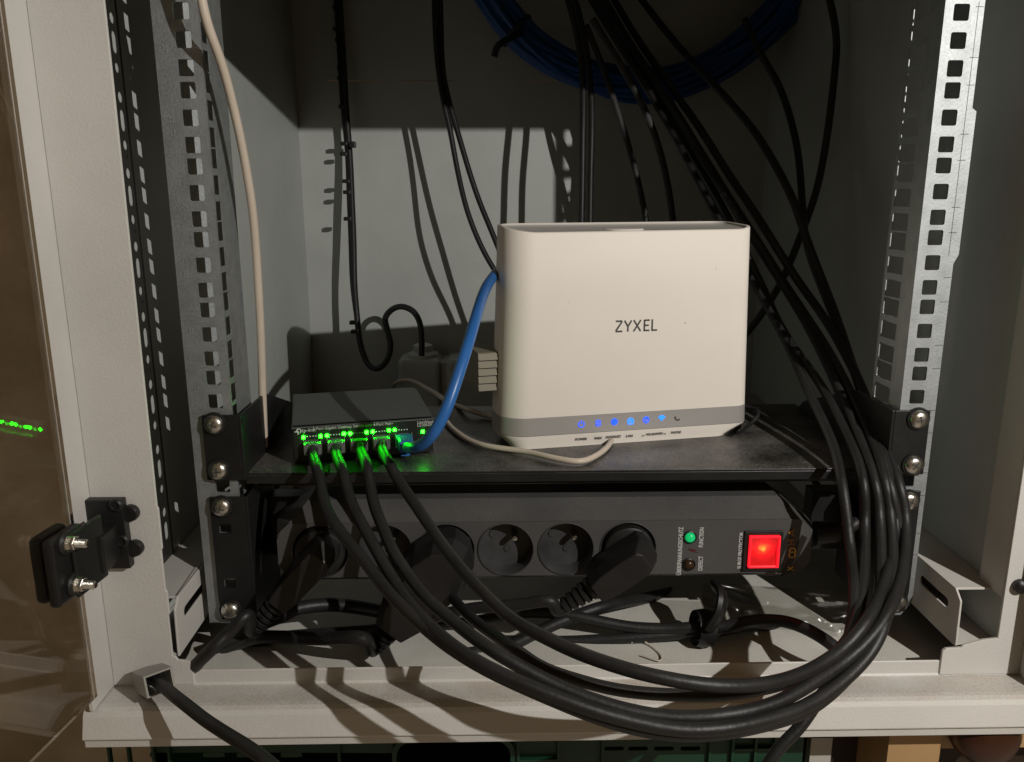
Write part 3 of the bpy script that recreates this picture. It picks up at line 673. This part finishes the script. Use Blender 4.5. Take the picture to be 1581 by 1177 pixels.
# ================================================================== CABLES
def rj45(root, tip, d, up, body='clearplug', boot=None):
    d = Vector(d).normalized(); up = Vector(up); s = d.cross(up).normalized(); up = s.cross(d)
    T = Matrix(((s.x,d.x,up.x,tip.x),(s.y,d.y,up.y,tip.y),(s.z,d.z,up.z,tip.z),(0,0,0,1)))
    mb = MB().box(-.0056,.0056,-.012,.009,-.0040,.0038,T); mb.box(-.003,.003,-.010,.008,-.0068,-.0050,T); mb.build('plug', M[body], root)
    mb = MB().box(-.0030,.0030,-.003,.0115,-.0090,-.0078,T); mb.build('plug_latch', M['port'] if body=='clearplug' else M[body], root)
    if boot: MB().rbox(-.0052,.0052,.008,.0200,-.0042,.0042,.0014,T).build('plug_boot', M[boot], root)
CABS = [
 ('black network cable from the first port left of the switch', 0,
  [(490,724,.525),(496,748,.50),(503,780,.465),(522,815,.435),(553,855,.41),(595,910,.38),(626,942,.365),(675,985,.345),(730,1022,.336),(785,1050,.330),(850,1078,.325),(914,1103,.320),(973,1121,.318),(1047,1135,.318),(1122,1134,.318),(1196,1118,.323),(1250,1097,.335),(1295,1060,.355),(1330,1015,.372),(1352,960,.388),(1360,890,.408),(1358,800,.43),(1350,740,.455),(1325,670,.49),(1290,590,.54),(1245,500,.59),(1195,420,.65),(1140,330,.71),(1075,230,.77),(1005,120,.83),(940,20,.88),(905,-40,.9)]),
 ('black network cable from the second port of the switch', 1,
  [(529,722,.52),(535,748,.495),(543,780,.46),(559,812,.43),(580,850,.40),(615,909,.368),(645,948,.352),(690,990,.336),(740,1022,.326),(790,1046,.318),(850,1071,.312),(914,1096,.308),(973,1114,.306),(1047,1128,.306),(1122,1126,.307),(1196,1110,.312),(1250,1088,.322),(1301,1050,.338),(1345,1003,.358),(1368,950,.376),(1378,880,.395),(1376,800,.42),(1366,740,.445),(1345,680,.48),(1310,600,.53),(1265,520,.58),(1215,445,.63),(1165,365,.69),(1100,265,.75),(1035,160,.8),(975,70,.85),(910,-40,.9)]),
 ('black network cable from the third port of the switch', 2,
  [(565,718,.525),(570,745,.50),(577,778,.465),(589,808,.425),(606,847,.395),(626,878,.378),(658,920,.358),(701,958,.344),(745,993,.334),(790,1022,.328),(854,1058,.320),(923,1087,.314),(988,1104,.312),(1047,1110,.312),(1122,1104,.314),(1196,1085,.32),(1250,1056,.332),(1300,1024,.348),(1345,983,.364),(1378,933,.378),(1394,880,.388),(1398,807,.41),(1386,745,.435),(1362,680,.475),(1328,590,.53),(1285,510,.58),(1235,440,.63),(1185,360,.69),(1120,260,.75),(1055,160,.8),(990,70,.85),(925,-40,.9)]),
 ('black network cable from the fourth port beside the blue plug', 3,
  [(602,714,.525),(614,738,.50),(640,778,.455),(672,826,.41),(712,878,.37),(780,949,.340),(824,976,.332),(884,1006,.325),(943,1027,.321),(1003,1044,.320),(1077,1058,.320),(1137,1060,.323),(1196,1052,.330),(1250,1033,.340),(1300,1000,.355),(1340,952,.37),(1368,895,.385),(1381,840,.40),(1383,780,.42),(1372,725,.45),(1350,660,.49),(1317,570,.54),(1283,470,.60),(1246,370,.66),(1222,299,.7),(1171,211,.76),(1093,122,.82),(1030,50,.86),(960,-40,.9)]),
]
def lerp_table(t, v):
    for (a, p), (b, q) in zip(t, t[1:]):
        if v <= b: return p + (q-p)*max(0, (v-a)/(b-a))
    return t[-1][1]
DROP = [(720,.525),(780,.505),(850,.478),(910,.455),(970,.434)]
FRONT = [[(650,.436),(660,.435),(690,.423),(730,.412),(807,.402),(900,.398),(1100,.398)], [(650,.438),(666,.432),(695,.421),(736,.409),(811,.399),(900,.395),(1100,.395)],
         [(705,.432),(711,.430),(746,.421),(794,.415),(867,.411),(950,.405),(1100,.402)], [(790,.434),(807,.432),(849,.420),(918,.409),(1020,.398),(1100,.400)]]
def loop_depth(i, x, y, d):                    # how far the loop swings out in front of the beam
    if y < 700 or (x > 1080 and y < 1000): return dm(x, y, d)
    if x < 1000 and y < 966: return (x, y, lerp_table(DROP, y))
    v = lerp_table(FRONT[i], x)
    if x > 1080: t = min(1, (x-1080)/240); t = t*t*(3-2*t); v = v + (dm(x, y, d)[2]-v)*t
    return (x, y, v)
for lab, i, seq in CABS:
    c = pc[i]; tip = W[sw.name] @ Vector((c, .0020, (pz0+pz1)/2))
    t = thing('network_cable', lab, 'network cable', tip, 0, 'black network cables plugged into the switch')
    out = -syd
    rj45(t, tip, out, (0,0,1))
    s0 = [tip + out*.004, tip + out*.010 + Vector((0,0,-.0002)), tip + out*.017 + Vector((0,0,-.0035))]
    MB().tube(path(s0 + [loop_depth(i, *q) for q in seq], 7, 8), .0036, 12).build('cable_jacket', M['rubber'], t)
LB = 'loose black cables of the right hand bundle'
def cable(name, lab, seq, r=.0034, m='rubber', cat='cable', n=8, it=5, flat=1., group=None):
    if group == LB: seq = [dm(*q) for q in seq]
    pts = path(seq, n, it); t = MB().tube(pts, r, 10, flat=flat).build(name, M[m]); return tag(t, lab, cat, group)
cable('black_cable', 'black cable behind the plugs that joins the lower loop', [(700,925,.53),(722,948,.48),(760,977,.41),(798,1004,.365),(839,1031,.348),(899,1051,.337),(958,1065,.332),(1033,1073,.330),(1107,1075,.332),(1180,1065,.338),(1240,1045,.348),(1290,1012,.362),(1322,965,.382),(1335,890,.402),(1335,810,.43),(1330,740,.46),(1305,670,.5),(1265,590,.55),(1209,508,.6),(1179,448,.65),(1150,390,.69),(1110,312,.74),(1060,222,.79),(1000,122,.84),(945,30,.88),(898,-40,.91)], group=LB)
cable('black_cable', 'black cable hanging out over the beam below the loop', [(1165,1215,.355),(1200,1160,.358),(1234,1124,.36),(1262,1082,.366),(1292,1035,.377),(1310,985,.392),(1318,920,.407),(1312,850,.425),(1302,750,.455),(1285,680,.485),(1250,605,.535),(1209,522,.595),(1160,430,.66),(1100,320,.73),(1040,210,.79),(985,115,.84),(930,20,.89),(893,-40,.915)], group=LB)
cable('black_cable', 'black cable arching from the blue coil into the bundle', [(1150,30,.82),(1174,82,.81),(1205,136,.80),(1229,221,.77),(1237,300,.74),(1244,365,.71),(1264,430,.66),(1296,510,.60),(1328,600,.545),(1350,670,.50),(1372,740,.47),(1388,820,.45),(1380,890,.45),(1355,940,.46),(1325,985,.47)], group=LB)
cable('black_cable', 'black cable hanging from above and passing behind the router', [(1274,-30,.76),(1291,51,.76),(1288,119,.76),(1279,204,.76),(1262,289,.76),(1238,357,.76),(1205,436,.76),(1160,507,.77),(1110,560,.79)], r=.0034, group=LB)
cable('black_cable', 'left of two black cables hanging over the router top', [(868,-30,.82),(888,40,.82),(898,110,.82),(900,200,.82),(899,300,.83),(897,400,.84)], r=.0034, group='black cables hanging at the back of the cabinet')
cable('black_cable', 'right of two black cables hanging over the router top', [(880,-30,.84),(900,50,.84),(911,130,.84),(913,220,.84),(912,300,.85),(910,400,.86)], r=.0034, group='black cables hanging at the back of the cabinet')
cable('dusty_cable', 'dusty grey cable hanging behind the router below the coil', [(905,40,.84),(935,115,.84),(960,190,.84),(984,280,.85),(998,345,.85),(1008,420,.86)], r=.0034, m='dustyrubber', group='dusty cables hanging behind the router')
cable('dusty_cable', 'dusty dark cable sloping from the coil behind the router', [(915,30,.81),(960,105,.81),(1000,180,.82),(1024,250,.83),(1038,330,.84),(1044,420,.85)], r=.0036, m='dustyrubber', group='dusty cables hanging behind the router')
cable('black_cable', 'thick black cable crossing the blue coil at its lowest point', [(890,-40,.86),(950,60,.84),(1010,150,.82),(1060,230,.80),(1100,300,.79),(1125,360,.79),(1140,430,.8)], r=.0040, group='black cables hanging at the back of the cabinet')
cable('black_cable', 'left of the thin cable pair against the back panel', [(670,-30,.87),(673,60,.875),(682,140,.88),(694,200,.885),(705,260,.89),(722,330,.89),(748,390,.89),(785,450,.89),(812,520,.89),(830,600,.885)], r=.0030, group='black cables hanging at the back of the cabinet')
cable('black_cable', 'right of the thin cable pair against the back panel', [(679,-30,.875),(682,80,.88),(690,140,.885),(710,215,.89),(735,300,.895),(757,355,.895),(785,420,.895),(820,500,.895),(850,600,.89)], r=.0031, group='black cables hanging at the back of the cabinet')
# bound cable on the back left with its ties
pts = path([(522,-30,.930),(528,60,.938),(534,150,.948),(540,240,.96),(544,340,.965),(547,430,.97),(552,490,.975),(557,530,.975),(568,560,.975),(583,569,.97),(598,556,.97),(603,533,.97),(597,508,.97),(594,492,.97),(604,479,.965),(620,474,.96),(638,482,.955),(648,500,.95),(651,523,.95),(651,550,.95)], 8, 3)
bt = thing('bound_cable', 'black cable bound with ties down the back left corner', 'cable', pts[60])
MB().tube(pts, .0036, 10).build('cable_jacket', M['rubber'], bt)
sec = path([(517,-30,.933),(523,60,.941),(529,150,.951),(536,240,.963),(540,340,.968),(544,430,.973),(549,480,.977)], 8, 3)
MB().tube(sec, .0030, 8).build('second_strand', M['rubber'], bt)
for (px, py) in ((522,12),(523,45),(526,62),(529,105),(529,122),(531,165),(534,222),(533,238),(537,280),(538,297),(539,338),(548,498),(550,512)):
    p = ad(px-1, py, .95); mb = MB().rbox(p.x-.0052, p.x+.0030, p.y-.004, p.y+.004, p.z-.0022, p.z+.0022, .0008)
    mb.build('cable_tie', M['blackplastic'], bt)
p = ad(544,223,.95); MB().rbox(p.x-.003,p.x+.004,p.y-.0055,p.y+.004,p.z-.004,p.z+.003,.001).build('cable_tie', M['blackplastic'], bt)
cable('coaxial_cable', 'aged white cable hanging along the left mounting rail', [(304,-40,.452),(320,35,.462),(345,105,.480),(366,190,.502),(380,270,.520),(391,350,.537),(399,450,.556),(404,540,.572),(406,600,.584),(408,690,.592)], r=.0028, m='white_pvc')
# blue patch cable
tip = W[sw.name] @ Vector((pc[4], .0020, (pz0+pz1)/2))
t = thing('patch_cable', 'bright blue patch cable from the switch to the router', 'network cable', tip)
dpl = (-syd + Vector((.35,0,-.28))).normalized()
rj45(t, tip, -syd, (0,0,1), 'blue_pvc', 'blue_pvc')
MB().tube(path([tip-syd*.014, tip-syd*.021, (640,692,.505),(657,684,.492),(675,662,.485),(693,625,.485),(708,580,.49),(721,535,.50),(733,490,.52),(745,455,.55),(758,432,.58),(775,415,.625),(800,408,.67)], 8, 5), .0037, 12).build('cable_jacket', M['blue_pvc'], t)
# white lead lying on the shelf
def zsh(px, py, z=-.0478): return at(px, py, Z=z)
cable('white_lead', 'white flat lead curling out under the router front', [at(660,600,Y=.30),at(688,618,Y=.22),zsh(691,632,-.044),zsh(692,652),zsh(712,673),zsh(736,685),zsh(764,692),zsh(811,699),zsh(854,709),zsh(893,713.5),zsh(918,705),zsh(938,690),zsh(946,676)], r=.0021, m='white_pvc', n=8, it=3, group='white leads lying on the shelf')
cable('white_lead', 'white lead running from the junction box behind the router', [at(607,597,Y=.46),at(612,590,Y=.44),at(629,586,Y=.42),at(650,595,Y=.36),at(676,610,Y=.26),at(698,624,Y=.185),zsh(722,633,-.045),zsh(748,641),zsh(780,649),zsh(820,655)], r=.0022, m='white_pvc', group='white leads lying on the shelf')
# black lead right of the router
cable('black_lead', 'thin black lead curling over the shelf right of the router', [zsh(1140,668,-.044),zsh(1158,655,-.043),zsh(1170,642,-.038),zsh(1168,632,-.036),zsh(1150,628,-.036)], r=.0015)

# ------------------------------------------------------------------ blue coil hung near the back
zb_ = at(985,160,Y=.44); lf_ = at(729,0,Y=.44); dz_ = lf_.z-zb_.z; RO = ((lf_.x-zb_.x)**2+dz_**2)/(2*dz_); cc = Vector((zb_.x, .44, zb_.z+RO))
coil = thing('cable_coil', 'thick coil of blue network cable hanging at the top', 'cable coil', cc)
NT = 34
for j in range(NT):
    rho = .0175*math.sqrt((j+.5)/NT); th = j*2.39996; pts = []
    k1 = random.choice((-1,0,1)); f1 = random.uniform(.6,1.4)
    for i in range(81):
        t = 2*math.pi*i/80; a_ = th + k1*t + .5*math.sin(2*t*f1+j)
        if k1 and i == 80: a_ = th + k1*t + .5*math.sin(2*t*f1+j)
        q = rho*(1+.12*math.sin(5*t+j*1.3)); rr = RO-.0195 + q*math.cos(a_)
        pts.append(cc + Vector((rr*math.cos(t+1.6), q*.85*math.sin(a_), rr*math.sin(t+1.6))))
    MB().tube(pts, .0031, 7).build('coil_turn', M['coil_blue'], coil)
p = at(805,52,Y=.42)
MB().lathe([(.0215,-.0025),(.0222,0),(.0215,.0025)], cc + Vector((-.707,0,-.707))*(RO-.0195), Vector((.707,0,-.707)), 18, True, cap=False).build('coil_tie', M['blackplastic'], coil)
MB().tube(path([at(806,50,Y=.415),at(790,58,Y=.408),at(775,66,Y=.40),at(767,74,Y=.40),at(763,88,Y=.40)],5,1), .0035, 8).build('tie_tail', M['blackplastic'], coil)

# ------------------------------------------------------------------ white junction box on the back panel, ribbed adapter
jb = thing('junction_box', 'white plastic junction box low on the back panel', 'junction box', at(675,600,Y=.48))
def yb(px, py, Y=.455): return at(px, py, Y=Y)
a_, b_ = yb(613,556), yb(682,650); c_, d_ = yb(688,556), yb(770,650)
MB().rbox(a_.x,b_.x,.455,.508,b_.z,a_.z,.007,None,3).build('box_half', M['inner'], jb)
MB().rbox(c_.x,d_.x,.455,.508,d_.z,c_.z,.007,None,3).build('box_half', M['inner'], jb)
MB().box(b_.x-.003,c_.x+.003,.462,.508,b_.z+.004,a_.z-.005).build('seam', M['routertop'], jb)
MB().lathe([(.020,-.004),(.019,.004),(.013,.007),(.012,.014),(.007,.016)], (yb(651,556).x,.478,a_.z), (0,0,1), 20, True).build('cable_gland', M['inner'], jb)
va = thing('ribbed_adapter', 'cream ribbed adapter peeking out left of the router', 'adapter', at(752,575,Y=.06))
q0, q1 = at(738,546,Y=.058), at(738,605,Y=.058)
rib = Vector((.060,.016,0)).normalized()
T = Matrix(((rib.x,-rib.y,0,q0.x),(rib.y,rib.x,0,q0.y),(0,0,1,0),(0,0,0,1)))
hh = (q0.z-q1.z)
MB().box(0,.018,.0010,.050,q1.z,q0.z,T).build('adapter_body', M['beige'], va)
for i in range(5):
    z0 = q1.z + hh*i/5; MB().prism([(-.0016,z0+.0006),(.0009,z0+.0006),(.0009,z0+hh/5-.0004),(-.0002,z0+hh/5-.0004)], .0,.018,'x',T).build('rib', M['beige'], va)

# ------------------------------------------------------------------ plugs in the strip
def angled_plug(name, lab, s, tail, cordseq, wd=.0165, ln=None, thick=.024, ribs=5, cr=.0042):
    """schuko plug: round nose in the well, flat body slanting to tail, ribbed relief and cord"""
    o = Vector((s.x, 0, s.z)); tail = Vector(tail)
    t = thing(name, lab, 'plug', o, 0, 'mains plugs in the power strip')
    MB().lathe([(.0172,.010),(.0172,-.0030),(.0166,-.0048),(.0150,-.0056)], o, (0,1,0), 30, True).build('plug_nose', M['blackplastic'], t)
    d = (tail-o); d.y = 0; L = d.length; d.normalize(); sd = Vector((-d.z,0,d.x))
    T = Matrix(((d.x,0,sd.x,o.x),(0,1,0,0),(d.z,0,sd.z,o.z),(0,0,0,1)))
    # body outline in (along, across)
    if wd > .018: ol = [(-.0185,-.006),(-.0100,-.0165),(.006,-wd),(L*.72,-wd*.80),(L,-wd*.48),(L,wd*.48),(L*.72,wd*.80),(.006,wd),(-.0100,.0165),(-.0185,.006)]
    else: ol = [(-.0155,-.0060),(-.0120,-wd*.92),(.004,-wd),(L*.70,-wd*.92),(L,-wd*.74),(L,wd*.74),(L*.70,wd*.92),(.004,wd),(-.0120,wd*.92),(-.0155,.0060)]
    vs = []
    for y, k, dx in ((-.0045,1.,0),(-.006-thick*.55,1.,0),(-.006-thick,.84,.0045)):
        vs += [T @ Vector((a*k+dx, y, b*k)) for a,b in ol]
    n = len(ol)
    mb = MB().add(vs, [(j*n+i,j*n+(i+1)%n,(j+1)*n+(i+1)%n,(j+1)*n+i) for j in range(2) for i in range(n)]+[tuple(range(n)),tuple(range(2*n,3*n))])
    mb.build('plug_body', M['blackplastic'], t, bevel=.0008)
    yc = -.006-thick*.5; p0 = T @ Vector((L,yc,0)); dr = Vector((d.x,0,d.z))
    for i in range(ribs):
        r = .0082-.0006*i; MB().lathe([(r*.8,0),(r,.0008),(r,.0034),(r*.8,.0042)], p0+dr*(i*.0052), dr, 16, True).build('strain_rib', M['blackplastic'], t)
    core = [p0, p0+dr*.012, p0+dr*(ribs*.0052+.004)]
    MB().tube(path(core + cordseq, 7, 4), cr, 12).build('cord', M['rubber'], t)
    return t
angled_plug('mains_plug', 'black mains plug in the leftmost socket with ribbed neck', sock[0], (sock[0].x-.027, 0, sock[0].z-.030), [(385,948,.53),(352,980,.525),(325,1005,.52),(300,1030,.53),(290,1060,.56)], wd=.0105, thick=.021)
angled_plug('mains_plug', 'wide black mains plug covering the middle sockets', sock[2], (sock[2].x-.040, 0, sock[2].z-.050), [(560,985,.53),(500,988,.55),(440,985,.56),(395,985,.565),(345,1000,.575)], wd=.0215, thick=.028, ribs=3, cr=.0045)
angled_plug('mains_plug', 'black mains plug in the rightmost socket with ribbed neck', sock[5], (sock[5].x-.026, 0, sock[5].z-.019), [(850,925,.545),(800,932,.55),(740,938,.555),(690,948,.56),(620,968,.57),(540,978,.575),(450,982,.58),(380,992,.585)], wd=.0112, thick=.026)
CG = 'black power leads lying under the strip'
cable('power_lead', 'thick black lead lying under the left end of the strip', [(330,1000,.56),(372,983,.565),(400,964,.57),(437,950,.57),(458,940,.575),(507,935,.585),(560,940,.60),(620,950,.62),(690,955,.64)], r=.0050, group=CG)
cable('power_lead', 'upper black lead gathered in the strap below the strip', [(640,962,.60),(720,962,.60),(800,945,.595),(869,948,.59),(923,958,.587),(973,967,.585),(1030,970,.583),(1066,969,.58),(1085,969,.58),(1116,969,.578),(1166,959,.57),(1211,960,.56),(1250,974,.545),(1290,1000,.53),(1318,1035,.53)], r=.0042, group=CG)
cable('power_lead', 'lower black lead gathered in the strap below the strip', [(560,990,.60),(660,995,.60),(780,990,.595),(869,990,.59),(929,987,.587),(1003,982,.584),(1062,977,.582),(1085,975,.581),(1112,974,.58),(1150,968,.59),(1200,968,.61),(1250,975,.63)], r=.0042, group=CG)
cable('power_lead', 'black lead slanting up beneath the rightmost plug', [(700,1012,.575),(780,1000,.58),(830,978,.585),(884,955,.59),(940,935,.60),(1000,922,.64),(1060,905,.69),(1110,875,.74)], r=.0044, group=CG)
p = ad(1085,970,.578)
st_ = MB().lathe([(.0125,-.006),(.0135,0),(.0125,.006)], p, (1,.1,-.1), 18, True, cap=False); st_.tube(path([ad(1095,972,.565),ad(1112,945,.562),ad(1116,920,.566),ad(1105,905,.58)],6,1), .0035, 8, flat=1.8)
tag(st_.build('cable_strap', M['blackplastic']), 'black strap looped round the leads under the strip', 'strap')
tag(MB().tube(path([zsh(905+70,993,-.1815),zsh(985,985,-.178),zsh(1003,995,-.1815),zsh(1020,1010,-.1815),zsh(1018,1020,-.181),zsh(990,1012,-.1815)],6,2), .0006, 6).build('wire_scrap', M['white_pvc']), 'thin pale wire scrap on the cabinet floor', 'wire')
# clear film under the right end of the strip
nx, ny = 40, 16; vs = []
for j in range(ny+1):
    for i in range(nx+1):
        u, v_ = i/nx, j/ny
        px = 1085 + 225*u; py = 900 + 66*v_*(.55+.45*u) + 14*u
        vs.append(at(px, py, Y=.016 - .012*v_ + .0030*math.sin(6*u+4*v_)+.0012*math.sin(14*u-9*v_)+.0006*math.sin(29*u*v_+4)))
f_ = [(j*(nx+1)+i, j*(nx+1)+i+1, (j+1)*(nx+1)+i+1, (j+1)*(nx+1)+i) for j in range(ny) for i in range(nx)]
vs2 = [v+Vector((0,.0003,0)) for v in vs]; k = len(vs)
tag(MB().add(vs+vs2, f_+[tuple(i+k for i in f[::-1]) for f in f_]).build('plastic_film', M['film'], smooth=True), 'crumpled clear plastic film below the strip right end', 'plastic film')

# ------------------------------------------------------------------ clipped cable at the lower left corner
p = at(246,1056,Y=-.0560)
cl = thing('clipped_cable', 'black cable leaving a grey clip at the lower left corner', 'cable', p)
dirc = (at(262,1062,Y=-.085)-at(228,1046,Y=-.05)).normalized(); upc = Vector((0,0,1)); sc_ = dirc.cross(upc).normalized(); upc = sc_.cross(dirc)
o_ = at(238,1050,Y=-.060)
T = Matrix(((sc_.x,dirc.x,upc.x,o_.x),(sc_.y,dirc.y,upc.y,o_.y),(sc_.z,dirc.z,upc.z,o_.z),(0,0,0,1))) @ Matrix.Scale(1.22, 4)
mb = MB()
for (x0,x1,z0,z1) in ((-.0070,-.0060,-.0055,.0055),(.0060,.0070,-.0055,.0055),(-.0060,.0060,.0046,.0055),(-.0060,.0060,-.0055,-.0048)): mb.box(x0,x1,-.012,.010,z0,z1,T)
mb.box(-.006,.006,-.0115,-.0100,-.0048,.0046,T)
mb.build('clip', M['clip'], cl)
MB().tube(path([T @ Vector((0,-.004,0)), T @ Vector((0,.010,0)), (284,1083,.476),(318,1111,.465),(352,1135,.453),(385,1157,.44),(420,1184,.43),(460,1215,.42)], 8, 4), .0037, 12).build('cable_jacket', M['rubber'], cl)

# ================================================================== BELOW THE CABINET
cr = thing('plastic_crate', 'dark green plastic crate under the cabinet', 'crate', (-.05,.15,-.45))
zt_ = -.2040; yF = -.030
def cp(px, py): q = at(px, py, Y=yF); return (q.x, q.z)
hx0, hz1 = cp(612,1138); hx1, hz0 = cp(788,1172)
holes = [rrect((hx0+hx1)/2, hz1-.016, (hx1-hx0)/2, .015, .012, 5)]
for px in (948,985,1025,1066): x, z = cp(px,1156); holes.append(rrect(x, z, .0070, .0016, .0014))
for px in (248,330,382,450): x, z = cp(px,1166); holes.append(rrect(x, z, .0075, .0018, .0015))
mb = MB(); plate(mb, [(-.285,-.45),(.165,-.45),(.165,zt_),(-.285,zt_)], holes, yF, yF+.003)
mb.box(-.285,-.282,yF+.003,.35,-.45,zt_); mb.box(.162,.165,yF+.003,.35,-.45,zt_); mb.box(-.285,.165,.347,.35,-.45,zt_); mb.box(-.282,.162,yF+.003,.347,-.45,-.447)
mb.build('crate_wall', M['green'], cr)
for px in (170,200,238,262,524,800,862,930,1095,1130,1165,1195):
    x, z = cp(px,1150); MB().box(x-.0009,x+.0009,yF-.0035,yF-.0001,-.40,zt_-.001).build('crate_rib', M['green'], cr)
for z in (-.2105,-.2500): MB().box(cp(802,1150)[0], cp(860,1150)[0], yF-.0030, yF-.0002, z-.0008, z+.0008).build('crate_rib', M['green'], cr)
for z in (-.232,-.244,-.258):
    for pa_, pb_ in ((1132,1163),(1167,1193)): MB().box(cp(pa_,1150)[0]+.0004, cp(pb_,1150)[0]-.0004, yF-.0030, yF-.0002, z-.0010, z+.0010).build('crate_rib', M['green'], cr)
mb = MB(); ring_ = rrect((hx0+hx1)/2, hz1-.016, (hx1-hx0)/2+.003, .018, .013, 5); plate(mb, ring_, [rrect((hx0+hx1)/2, hz1-.016, (hx1-hx0)/2, .015, .012, 5)], yF-.004, yF-.0002); mb.build('handle_rim', M['green'], cr)

wd = thing('drawer_unit', 'pale wooden drawer unit under the right corner', 'drawer unit', (.26,.2,-.45))
def wp(px, py, Y=-.05): q = at(px, py, Y=Y); return q
xa, xb = wp(1372,1150).x, wp(1455,1150).x
MB().box(xa, xb-.001, -.050, .40, -.45, zt_).build('side_panel', M['wood'], wd)
zr0, zr1 = wp(1500,1163).z, wp(1500,1140).z
MB().box(xb, .40, -.046, .38, zr0+.0008, zr1).build('drawer_front', M['wood'], wd); MB().box(xb, .40, -.0475, .38, zr1+.0008, zt_-.0005).build('top_rail', M['wood'], wd)
MB().box(xb, .40, -.02, .38, -.45, zr0).build('drawer_front', M['dark'], wd)  # set-back block whose dark colour gives the shade of the gap
hc = wp(1513,1122); 
MB().lathe([(.0215,.000),(.0225,-.006),(.0200,-.016),(.0140,-.022),(.004,-.024)], (hc.x,-.0477,hc.z), (0,1,0), 28, True).build('round_handle', M['knobwood'], wd)
bx = thing('storage_box', 'dark box between the green crate and wooden drawer unit', 'box', (.19,.15,-.45))
MB().box(wp(1262,1150,-.01).x, xa-.0012, -.010, .35, -.45, -.2045).build('box_body', M['dark'], bx)
q0, q1 = wp(1252,1150,-.02), wp(1282,1177,-.02); MB().box(q0.x, q1.x, -.020, -.012, -.30, wp(1260,1140,-.02).z).build('label_card', M['routertop'], bx)
